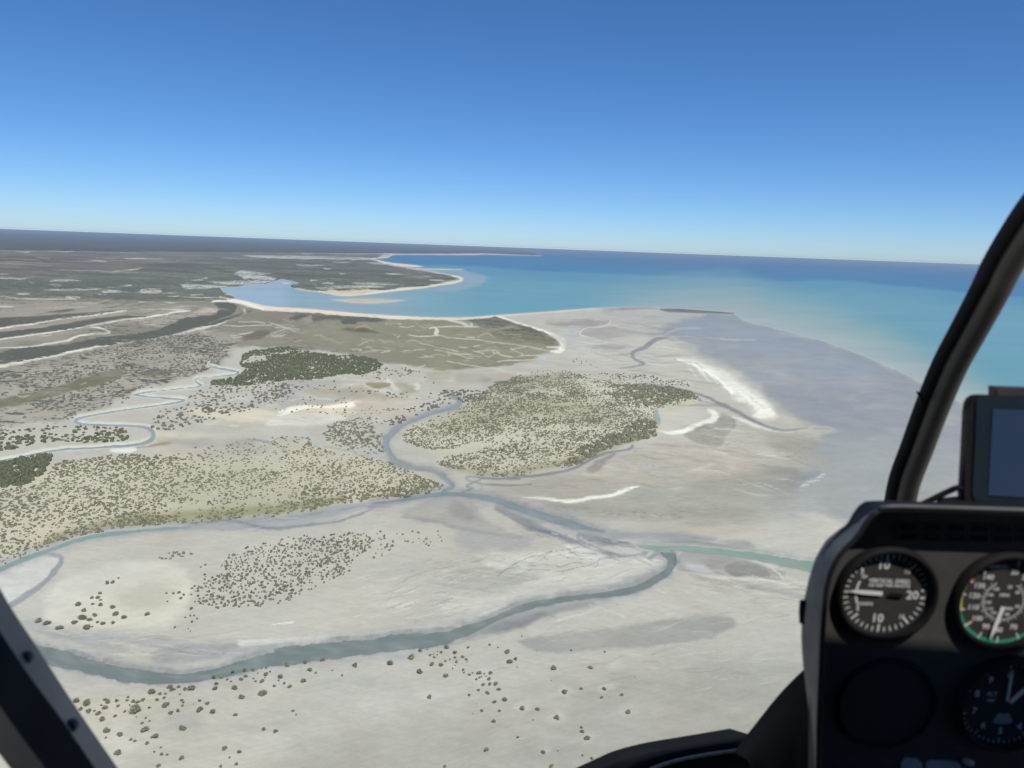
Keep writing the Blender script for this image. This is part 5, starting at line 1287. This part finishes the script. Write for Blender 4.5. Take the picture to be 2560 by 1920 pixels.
def own(o, parent):
    """parent without moving"""
    o.parent = parent; o.matrix_parent_inverse = parent.matrix_world.inverted() if parent.type == 'EMPTY' else Matrix()
    return o


def cab(o): return own(o, cabin)


ROOF_Y = .222
cab(slab('roof', [wp(-.42, ROOF_Y, .30), wp(-.30, ROOF_Y, .345), wp(.36, ROOF_Y, .37), wp(1.0, ROOF_Y, .345), wp(1.12, ROOF_Y, .30)], -1.3, BLACK, None))
cab(box('rear_bulkhead', wp(-.45, -1.10, -1.05), wp(1.15, -1.03, .36), BLACK, None, .01))
cab(box('floor', wp(-.45, -1.02, -1.10), wp(1.15, .62, -1.05), BLACK, None, .01))
cab(box('side_panel', wp(-.47, -1.02, -1.04), wp(-.44, .40, -.42), BLACK, None, .008))
cab(box('side_panel', wp(1.12, -1.02, -1.04), wp(1.15, .40, -.42), BLACK, None, .008))
cab(box('rear_side_blocker', wp(-.47, -1.02, -.41), wp(-.44, -.12, .33), BLACK, None, .008))  # unseen full-height walls, added to keep the cabin dark
cab(box('rear_side_blocker', wp(1.12, -1.02, -.41), wp(1.15, -.12, .33), BLACK, None, .008))
for x0 in (-.36, .42):  # unseen seats, added to block light from the rear
    cab(box('seat_back_blocker', wp(x0, -.44, -.62), wp(x0 + .66, -.30, .18), BLACK, None, .04))
    cab(box('seat_cushion_blocker', wp(x0, -.30, -.72), wp(x0 + .66, .18, -.60), BLACK, None, .04))
# windscreen post
ctr = [(2245, 1290, .965), (2262, 1205, .95), (2292, 1125, .935), (2331, 1020, .91), (2375, 916, .885), (2421, 831, .86), (2477, 727, .825), (2506, 668, .80), (2547, 600, .77), (2602, 520, .73), (2680, 425, .67), (2790, 305, .58), (2960, 150, .46)]
path = [P(x, y, d) for x, y, d in spline(ctr, 3)]
side = []
for i, p in enumerate(path):
    t = (path[min(i + 1, len(path) - 1)] - path[max(i - 1, 0)]).normalized()
    v = (p - EYE).normalized()
    side.append(t.cross(v).normalized())
if side[0].x > 0: side = [-s for s in side]
post = cab(sweep('windscreen_post', [p - s * .006 for p, s in zip(path, side)], .0128, POSTG, None, 12))
cab(sweep('weather_strip', [p + s * .0095 + Vector((0, .004, 0)) for p, s in zip(path, side)], .0088, RUBBER, None, 8))
cab(slab('frame_clip', [P(2294, 978, .90), P(2306, 985, .90), P(2312, 1010, .90), P(2303, 1012, .90), P(2300, 996, .90)], .004, RUBBER, None))
# door post at the lower edge of the view
A_ = [(-110, 1290, .55), (0, 1471, .55), (28, 1520, .55), (92, 1617, .555), (180, 1753, .56), (294, 1920, .565), (420, 2105, .57)]
B_ = [(-130, 1390, .505), (0, 1584, .505), (63, 1680, .508), (112, 1746, .51), (152, 1800, .512), (234, 1920, .516), (360, 2105, .52)]
C_ = [(-130, 1590, .475), (0, 1767, .475), (32, 1812, .477), (60, 1850, .479), (80, 1876, .48), (113, 1920, .482), (245, 2105, .485)]
D_ = [(-130, 1715, .50), (0, 1887, .50), (12, 1903, .50), (25, 1920, .50), (60, 1968, .50), (100, 2025, .50), (150, 2105, .50)]
E_ = [(-130, 1640, .60), (0, 1800, .60), (40, 1850, .60), (90, 1890, .60), (140, 1930, .60), (190, 1990, .60), (260, 2105, .60)]
rl = {k: resample([P(*q) for q in spline(v, 3)], 26) for k, v in dict(A=A_, B=B_, C=C_, D=D_, E=E_).items()}
dp = cab(loft('door_post', [[p + Vector((0, .001, 0)) for p in rl['B']], rl['C']], RUBBER, None))
cab(loft('bevel_trim', [rl['A'], [a.lerp(b, .5) + Vector((.0015, -.003, .001)) for a, b in zip(rl['A'], rl['B'])], rl['B']], TRIM, None))
cab(loft('inner_trim', [rl['C'], rl['D']], grain(principled('inner_trim_brown', (.10, .095, .085), .7, .2), 12, .8, 1.2), None))
cab(loft('post_back', [rl['A'], rl['E'], rl['D']], RUBBER, None))
for px, py in ((62, 1648), (176, 1818)):  # two small flat discs, darker than the bevel around them
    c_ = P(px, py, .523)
    cab(sweep('bevel_disc', [c_ + Vector((.0, .004, 0)), c_ + Vector((-.0005, -.0012, .0005))], .0052, principled('bevel_disc_grey', (.075, .08, .083), .6, .2), None, 10))
# nose sill along the bottom and the pedestal rising to the console
U_ln = [(1380, 1990, .96), (1440, 1956, .97), (1512, 1922, .98), (1564, 1899, .99), (1643, 1878, 1.0), (1738, 1862, 1.0), (1817, 1849, 1.0), (1880, 1838, 1.0)]
D_ln = [(1460, 2060, .90), (1530, 2006, .91), (1600, 1938, .92), (1640, 1914, .93), (1700, 1896, .94), (1770, 1883, .94), (1840, 1873, .94), (1900, 1866, .94)]
up_r = resample([P(*q) for q in spline(U_ln, 3)], 24); dn_r = resample([P(*q) for q in spline(D_ln, 3)], 24)
mid = [(a + b) / 2 + Vector((0, -.008, .010)) for a, b in zip(up_r, dn_r)]
cab(loft('nose_sill', [up_r, mid, dn_r, [p + Vector((0, .10, -.06)) for p in up_r]], SILL, None, True, True, True))
cab(sweep('sill_highlight_strip', [p + Vector((0, -.004, .001)) for p in dn_r[6:]], .0022, METAL, None, 8))  # pale metal strip put in for the sill's highlight line
cab(sweep('sill_highlight_spot', [P(1872, 1872, .925), P(1872, 1872, .915)], .010, METAL, None, 10))  # bright spot at the end of that highlight, built as a metal disc
low = [p + Vector((0, .02, -.004)) for p in dn_r]
cab(loft('footwell_panel', [low, [Vector((p.x, p.y - .12, p.z - .16)) for p in low]], BLACK, None))
R1 = [(1835, 1880, .90), (1865, 1840, .90), (1901, 1794, .87), (1939, 1746, .84), (1971, 1711, .81), (2010, 1673, .78), (2070, 1620, .75)]
R2 = [(1868, 1900, .83), (1893, 1868, .83), (1930, 1832, .81), (1965, 1800, .79), (1995, 1772, .77), (2030, 1745, .75), (2080, 1710, .72)]
R3 = [(1880, 1930, .79), (1905, 1893, .79), (1940, 1868, .77), (1975, 1848, .75), (2005, 1830, .73), (2040, 1808, .71), (2090, 1780, .70)]
R4 = [(1850, 2120, .74), (1880, 2080, .74), (1930, 2050, .72), (1980, 2030, .71), (2010, 2010, .70), (2045, 2000, .69), (2100, 1990, .68)]
rr = [resample([P(*q) for q in spline(v, 3)], 18) for v in (R1, R2, R3, R4)]
cab(loft('pedestal', [[p + Vector((.09, .03, -.06)) for p in rr[0]]] + rr, grain(principled('pedestal_black', (.0030, .0034, .0045), .8, .06), 30, .8, 1.2), None, False, True))
tag(cabin, 'dark helicopter cabin framing the view with curved windscreen post, door post and nose sill', 'helicopter')
# windscreen: clear acrylic between the posts and the nose
clear = bpy.data.materials.new('clear_acrylic'); clear.use_nodes = True
nt = clear.node_tree; nt.nodes.remove(nt.nodes['Principled BSDF'])
tb = nt.nodes.new('ShaderNodeBsdfTransparent'); tb.inputs[0].default_value = (.985, .99, .985, 1)
nt.links.new(tb.outputs[0], nt.nodes['Material Output'].inputs[0])
gl = []
for i in range(9):
    f = i / 8
    gl.append([wp(-.52 + 1.04 * 0 + (1.74 * j / 12), .45 + .75 * math.sin(math.pi * (.12 + .76 * j / 12)) * math.sin(.35 + 1.5 * f), .40 - 1.15 * f) for j in range(13)])
cab(loft('windscreen', gl, clear, None))

# --- instrument console
con = empty('instrument_console', (P(2300, 1500, .70).x, .75, H - 1.05))
bpy.context.view_layer.update()


def cons(o): return own(o, con)


YF, YP = .622, .648
front_px = [(2760, 1290), (2560, 1277), (2400, 1272), (2260, 1268), (2205, 1268), (2182, 1278), (2162, 1303), (2142, 1338), (2112, 1366), (2087, 1395), (2070, 1435), (2060, 1475), (2055, 1525), (2050, 1600), (2046, 1700), (2042, 1800), (2040, 1920), (2038, 2120)]
sil_px = [(2760, 1282), (2560, 1272), (2400, 1268), (2260, 1265), (2200, 1268), (2165, 1290), (2128, 1306), (2100, 1320), (2062, 1353), (2037, 1398), (2021, 1450), (2010, 1500), (2004, 1545), (2003, 1600), (2007, 1660), (2015, 1720), (2025, 1800), (2034, 1880), (2040, 1960), (2046, 2120)]
fr = resample([P(x, y, YF) for x, y in front_px], 60)
si = resample([P(x, y, .668) for x, y in sil_px], 60)
bk = resample([P(x + 40, y + 26, .80) for x, y in sil_px], 60)
fin = []          # inner edge of the rim
cx_, cz_ = P(2500, 1700, YF).x, P(2500, 1700, YF).z
for i, p in enumerate(fr):
    t = (fr[min(i + 1, 59)] - fr[max(i - 1, 0)]).normalized()
    nrm = Vector((-t.z, 0, t.x))
    if nrm.dot(Vector((cx_ - p.x, 0, cz_ - p.z))) < 0: nrm = -nrm
    fin.append(p + nrm * .0045)
cons(loft('housing', [si, bk], SATIN, None))
cons(loft('housing_flank', [[a + Vector((0, .001, 0)) for a in fr], [a.lerp(b, .5) + Vector((-.0015, 0, .001)) for a, b in zip(fr, si)], si], SATIN, None))
rim = cons(loft('glareshield_rim', [fr, [(a + b) / 2 + Vector((0, -.003, 0)) for a, b in zip(fr, fin)], fin, [Vector((p.x, YP + .004, p.z)) for p in fin]], BLACK, None))
edge_pts = [p + Vector((0, -.0015, .0012)) for p in fr[:26] if p.x > P(2185, 1290, YF).x]
cons(sweep('rim_lit_edge', edge_pts, .0021, grain(principled('rim_lit_edge_grey', (.10, .10, .095), .5, .3), 30, .8, 1.2), None, 8))  # lit top edge of the hood, put in as a lighter grey strip
face_pts = [Vector((p.x, YP, p.z)) for p in fin]
bm = bmesh.new(); bv = [bm.verts.new(p) for p in face_pts]
bv.append(bm.verts.new((face_pts[0].x, YP, face_pts[-1].z)))
bm.faces.new(bv)
cons(bm_obj('panel_face', bm, PANELG, None))
cons(sweep('side_latch', [P(2008, 1503, .664), P(2006, 1530, .664), P(2007, 1556, .664)], .0035, RUBBER, None, 8))
for px, py in ((2116, 1404), (2271, 1407), (2316, 1404), (2413, 1404)):
    c_ = P(px, py, YP)
    cons(sweep('screw', [c_ + Vector((0, .001, 0)), c_ + Vector((0, -.0012, 0))], .0028, METAL, None, 10))


def letters(name, items, mat, parent_fn):
    """items: (text, u, v, height, width or None) in metres about a centre; joined lettering of one dial"""
    bm = bmesh.new()
    for txt, c, hgt, wid, rot in items:
        cu = bpy.data.curves.new('lettering', 'FONT'); cu.body = txt; cu.align_x = 'CENTER'; cu.align_y = 'CENTER'; cu.size = hgt / .70
        cu.resolution_u = 2; cu.extrude = 0.0001; cu.offset = hgt * .022
        o = bpy.data.objects.new('lettering', cu); COL.objects.link(o)
        dg = bpy.context.evaluated_depsgraph_get()
        me = bpy.data.meshes.new_from_object(o.evaluated_get(dg))
        bpy.data.objects.remove(o); bpy.data.curves.remove(cu)
        xs = [v.co.x for v in me.vertices]
        k = (wid / (max(xs) - min(xs))) if wid else 1.0
        ca, sa = math.cos(rot), math.sin(rot)
        for v in me.vertices:
            x, y, z = v.co.x * k, v.co.y, v.co.z
            v.co = (c.x + x * ca - y * sa, c.y - z, c.z + x * sa + y * ca)
        bm.from_mesh(me); bpy.data.meshes.remove(me)
    return parent_fn(bm_obj(name, bm, mat))


def ring(bm, c, r0, r1, a0, a1, y, n=40):
    """flat arc in the dial plane"""
    pv = None
    for i in range(n + 1):
        a = a0 + (a1 - a0) * i / n
        v = (bm.verts.new((c.x + r0 * math.cos(a), y, c.z + r0 * math.sin(a))), bm.verts.new((c.x + r1 * math.cos(a), y, c.z + r1 * math.sin(a))))
        if pv: bm.faces.new((pv[0], v[0], v[1], pv[1]))
        pv = v


def tick(bm, c, ang, r0, r1, w, y):
    d = Vector((math.cos(ang), 0, math.sin(ang))); t = Vector((-d.z, 0, d.x))
    q = [c + d * r0 - t * w, c + d * r1 - t * w, c + d * r1 + t * w, c + d * r0 + t * w]
    bm.faces.new([bm.verts.new((p.x, y, p.z)) for p in q])


def gauge(name, c, r_out, r_in, part_fn, depth=.010):
    """bezel ring (the part) and its dial"""
    prof = [(r_in, .0), (r_in, -depth * .8), (r_in + (r_out - r_in) * .35, -depth), (r_out * .985, -depth * .75), (r_out, 0.0)]
    n = 56; bm = bmesh.new(); rows_ = []
    for r, y in prof:
        rows_.append([bm.verts.new((c.x + r * math.cos(6.28318 * k / n), YP + y, c.z + r * math.sin(6.28318 * k / n))) for k in range(n)])
    for i in range(len(prof) - 1):
        for k in range(n): bm.faces.new((rows_[i][k], rows_[i][(k + 1) % n], rows_[i + 1][(k + 1) % n], rows_[i + 1][k]))
    g = part_fn(bm_obj(name, bm, RUBBER, None, True))
    bm = bmesh.new()
    bm.faces.new([bm.verts.new((c.x + (r_in + .0004) * math.cos(6.28318 * k / n), YP - .0008, c.z + (r_in + .0004) * math.sin(6.28318 * k / n))) for k in range(n)])
    sub(bm_obj('dial', bm, DIALM), g)
    return g


def sub(o, g):
    o.parent = g
    o.matrix_parent_inverse = (con.matrix_world).inverted() @ Matrix() if False else g_inv(g)
    return o


def g_inv(g):
    bpy.context.view_layer.update()
    return g.matrix_world.inverted()


def needle(g, c, ang, r0, r1, w, mat, y, tip=.35, name='needle'):
    d = Vector((math.cos(ang), 0, math.sin(ang))); t = Vector((-d.z, 0, d.x))
    rk = r0 + (r1 - r0) * (1 - tip)
    out = [c + d * r0 - t * w, c + d * rk - t * w, c + d * r1 - t * w * .25, c + d * r1 + t * w * .25, c + d * rk + t * w, c + d * r0 + t * w]
    return sub(slab(name, [Vector((p.x, y, p.z)) for p in out], .0006, mat, None), g)


R_ = math.radians
D1, D2 = YP - .0012, YP - .0016
# vertical speed
c1 = P(2211, 1481, YP); R1_ = .0392
g1 = gauge('vertical_speed_gauge', c1, .0475, .0418, cons)
bm = bmesh.new()
for s in (1, -1):
    for k in range(1, 20):
        major = k % 5 == 0
        tick(bm, c1, R_(180 - s * 8.7 * k), R1_ * (.80 if major else .88), R1_, .00085 if major else .00055, D1)
tick(bm, c1, R_(180), R1_ * .86, R1_, .0007, D1)
for s in (1, -1): tick(bm, c1, R_(s * 6), R1_ * .86, R1_, .0010, D1)
ring(bm, c1, R1_ * .95, R1_, R_(-7), R_(7), D1, 8)
ring(bm, c1, R1_ * .665, R1_ * .71, R_(156), R_(176), D1, 10); ring(bm, c1, R1_ * .665, R1_ * .71, R_(184), R_(204), D1, 10)
sub(bm_obj('scale_marking', bm, INK), g1)
q = lambda u, v: Vector((c1.x + u * R1_, D1, c1.z + v * R1_))
sub(letters('lettering', [('10', q(-.12, .70), .0082, None, 0), ('10', q(-.10, -.66), .0082, None, 0), ('20', q(.66, -.04), .0082, None, 0), ('15', q(.46, .56), .0042, None, 0), ('15', q(.47, -.60), .0042, None, 0), ('5', q(-.60, .50), .0046, None, 0), ('5', q(-.60, -.42), .0046, None, 0), ('UP', q(-.54, .39), .0032, None, 0), ('DOWN', q(-.45, -.30), .0032, None, 0), ('VERTICAL SPEED', q(.07, .30), .0040, R1_ * .98, 0), ('100 FEET PER MINUTE', q(.07, .185), .0028, R1_ * .98, 0)], INK, lambda o: o), g1)
needle(g1, c1, R_(177.5), .0035, R1_ * .86, .0019, INK, D2 - .002)
sub(sweep('hub', [c1 + Vector((0, -.001, 0)), c1 + Vector((0, -.005, 0))], .0040, RUBBER, None, 16), g1)
needle(g1, c1, R_(-4), .003, R1_ * .42, .0017, RUBBER, D2 - .002, .1, 'needle_tail')
# airspeed
c2 = P(2507, 1501, YP); R2_ = .0428
g2 = gauge('airspeed_gauge', c2, .0500, .0440, cons)
for nm, mat, a0, a1, w0 in (('yellow_arc', INKY, 152, 196, .90), ('green_arc', INKG, 196, 418, .925), ('red_line', INKR, 146, 152, .84)):
    bm = bmesh.new(); ring(bm, c2, R2_ * w0, R2_ * 1.0, R_(a0), R_(a1), D1, 30); sub(bm_obj(nm, bm, mat), g2)
bm = bmesh.new(); tick(bm, c2, R_(219), R2_ * .80, R2_ * .98, .0011, D1 - .0002); sub(bm_obj('pink_mark', bm, principled('dial_pink_ink', (.75, .42, .36), .7, .2)), g2)
SPD = [('20', 78), ('30', 54), ('40', 29), ('50', 3), ('60', -26), ('70', -62), ('80', -90), ('90', -116), ('100', -141), ('110', -165), ('120', -188), ('130', -209), ('140', -231)]
bm = bmesh.new()
for txt, a in SPD: tick(bm, c2, R_(a), R2_ * .84, R2_ * .99, .0006, D1 - .0003)
for a in (138, 120, 128): tick(bm, c2, R_(a), R2_ * (.80 if a == 128 else .88), R2_ * .97, .0010 if a == 128 else .0007, D1 - .0003)
ring(bm, c2, R2_ * .425, R2_ * .44, R_(120), R_(420), D1, 50)
for k in range(30): tick(bm, c2, R_(120 + k * 10), R2_ * .44, R2_ * (.52 if k % 2 else .49), .0004, D1)
sub(bm_obj('scale_marking', bm, INK), g2)
w2 = lambda r, a, du=0: Vector((c2.x + R2_ * r * math.cos(R_(a)) * (.96 if r > .6 else 1), D1, c2.z + R2_ * r * math.sin(R_(a))))
its = [(t, w2(.69, a), .0050, None, 0) for t, a in SPD] + [('KNOTS', Vector((c2.x - R2_ * .22, D1, c2.z + R2_ * .78)), .0040, .0155, 0)]
its += [(t, w2(.34, a), .0030, None, 0) for t, a in (('160', 128), ('140', 158), ('120', 188), ('110', 215), ('100', 240), ('80', -68), ('60', -20), ('40', 38), ('20', 75))] + [('MPH', Vector((c2.x, D1, c2.z + R2_ * .13)), .0032, None, 0), ('AIRSPEED', Vector((c2.x + .004, D1, c2.z - R2_ * .18)), .0028, .013, 0)]
sub(letters('lettering', its, INK, lambda o: o), g2)
needle(g2, c2, R_(-102), .005, R2_ * .90, .0019, INK, D2 - .002)
sub(sweep('hub', [c2 + Vector((0, -.001, 0)), c2 + Vector((0, -.005, 0))], .0044, RUBBER, None, 16), g2)
# altimeter
c3 = P(2511, 1757, YP); R3_ = .0425
g3 = gauge('altimeter_gauge', c3, .0500, .0440, cons)
bm = bmesh.new()
for k in range(50): tick(bm, c3, R_(90 - 7.2 * k), R3_ * (.86 if k % 5 == 0 else .93), R3_, .0005, D1)
sub(bm_obj('scale_marking', bm, INK), g3)
its = [(str(k), Vector((c3.x + R3_ * .70 * math.cos(R_(90 - 36 * k)), D1, c3.z + R3_ * .70 * math.sin(R_(90 - 36 * k)))), .0068, None, 0) for k in range(10)]
its += [('ALT', Vector((c3.x - R3_ * .33, D1, c3.z + R3_ * .22)), .0040, None, 0), ('FEET', Vector((c3.x - R3_ * .33, D1, c3.z + R3_ * .06)), .0026, None, 0)]
sub(letters('lettering', its, INK, lambda o: o), g3)
needle(g3, c3, R_(90), .004, R3_ * .86, .0011, INK, D2 - .002, .2, 'long_hand')
needle(g3, c3, R_(52), .004, R3_ * .62, .0020, INK, D2 - .0030, .3, 'short_hand')
bm = bmesh.new(); ring(bm, c3, R3_ * .26, R3_ * .52, R_(-115), R_(-62), D1, 12); sub(bm_obj('hatched_window', bm, principled('altimeter_window', (.30, .32, .36), .6, .2)), g3)
# blanked-off hole beside it
c4 = P(2215, 1757, YP)
g4 = gauge('blank_gauge_cover', c4, .0480, .0440, cons, .004)
# caution lamps under the hood
for r_i, (ya, yb) in enumerate(((1308, 1325), (1331, 1350))):
    for k in range(8):
        xa = 2248 + 59.3 * k; xb = xa + 47; sl = (xa - 2248) * .022
        co = [P(xa, ya + sl, YP - .002), P(xb, ya + sl + 1, YP - .002), P(xb, yb + sl + 1, YP - .002), P(xa, yb + sl, YP - .002)]
        mid_ = sum(co, Vector()) / 4
        f_ = cons(slab('caution_lamp', [mid_ + (p - mid_) * 1.16 for p in co], .0018, LAMPF, None))
        sub(slab('lens', [Vector((p.x, YP - .0032, p.z)) for p in [mid_ + (p - mid_) * .86 for p in co]], .0011, LAMPD, None), f_)
c_ = P(2228, 1326, YP)
cons(sweep('test_button', [c_, c_ + Vector((0, -.004, 0))], .0038, LAMPF, None, 14))
# switches and placards at the foot of the panel
for xa, xb, ya in ((2254, 2306, 1897), (2316, 2402, 1903)):
    cons(slab('switch_placard', [P(xa + 8, ya, YP - .002), P(xb - 10, ya + 2, YP - .002), P(xb, ya + 12, YP - .002), P(xb, ya + 40, YP - .002), P(xa, ya + 40, YP - .002), P(xa, ya + 10, YP - .002)], .0018, PALEB, None))
c_ = P(2411, 1900, YP)
cons(sweep('toggle_switch', [c_, c_ + Vector((0, -.010, .004))], .0032, PALEB, None, 10))
tag(con, 'black instrument console with round dials and rows of caution lamps', 'instrument panel')

# --- navigation display on top of the console
nav = empty('navigation_display', P(2500, 1266, .70))
bpy.context.view_layer.update()
def navp(o): return own(o, nav)
YN = .700
body_px = [(2760, 1000), (2600, 993), (2450, 989), (2436, 991), (2426, 998), (2419, 1010), (2416, 1030), (2411, 1130), (2404, 1240), (2406, 1256), (2416, 1263), (2600, 1272), (2760, 1280)]
navp(slab('case', [P(x, y, YN) for x, y in body_px], .007, grain(principled('case_brown_black', (.012, .011, .010), .55, .3), 30, .8, 1.2), None, .003))
bez_px = [(2760, 1002), (2600, 996), (2456, 993), (2446, 996), (2441, 1004), (2438, 1100), (2431, 1230), (2434, 1246), (2444, 1254), (2600, 1262), (2760, 1270)]
bz = navp(slab('bezel', [P(x, y, YN - .0015) for x, y in bez_px], .0014, BEZELB, None))
scr_px = [(2740, 1035), (2600, 1028), (2484, 1023), (2478, 1130), (2472, 1238), (2600, 1246), (2740, 1254)]
navp(slab('screen', [P(x, y, YN - .0027) for x, y in scr_px], .0011, GLASSY, None))
navp(slab('top_clip', [P(2490, 969, YN + .004), P(2600, 973, YN + .004), P(2760, 979, YN + .004), P(2760, 1004, YN + .004), P(2490, 994, YN + .004)], .012, grain(principled('clip_grey', (.05, .046, .045), .6, .3), 30, .8, 1.2), None, .001))
k_ = P(2386, 1255, .69)
navp(sweep('mount_knob', [k_ + Vector((0, .012, 0)), k_ + Vector((0, -.004, 0)), k_ + Vector((0, -.008, 0))], [.0082, .0082, .006], BLACK, None, 18))
navp(sweep('knob_bolt', [k_ + Vector((0, -.007, 0)), k_ + Vector((0, -.010, 0))], .0032, POSTG, None, 12))
navp(slab('mount_foot', [P(2372, 1262, .694), P(2440, 1256, .694), P(2620, 1266, .694), P(2620, 1284, .694), P(2368, 1276, .694)], .02, RUBBER, None))
tag(nav, 'dark navigation screen standing on top of the console', 'display')
cable = sweep('power_cable', [P(x, y, d) for x, y, d in spline([(2262, 1284, .72), (2290, 1268, .72), (2335, 1246, .715), (2372, 1228, .71), (2396, 1219, .705), (2414, 1224, .704), (2430, 1240, .712)], 4)], .0030, RUBBER, None, 8)
tag(cable, 'thin black cable running up to the navigation screen', 'cable')

# ----------------------------------------------------------------------------- the air
hz = bpy.data.materials.new('haze_air'); hz.use_nodes = True
nt = hz.node_tree; nt.nodes.remove(nt.nodes['Principled BSDF'])
pv_ = nt.nodes.new('ShaderNodeVolumePrincipled')
pv_.inputs['Color'].default_value = (.72, .88, 1.0, 1)
pv_.inputs['Density'].default_value = HAZE_DENSITY
pv_.inputs['Anisotropy'].default_value = 0.1
nt.links.new(pv_.outputs[0], nt.nodes['Material Output'].inputs['Volume'])
W_ = FAR * 1.03
box('haze', (-W_, -W_, -9.0), (W_, W_, H + 3.0), hz, None)
tag(bpy.data.objects['haze'], 'thin blue haze over the far country', kind='stuff')
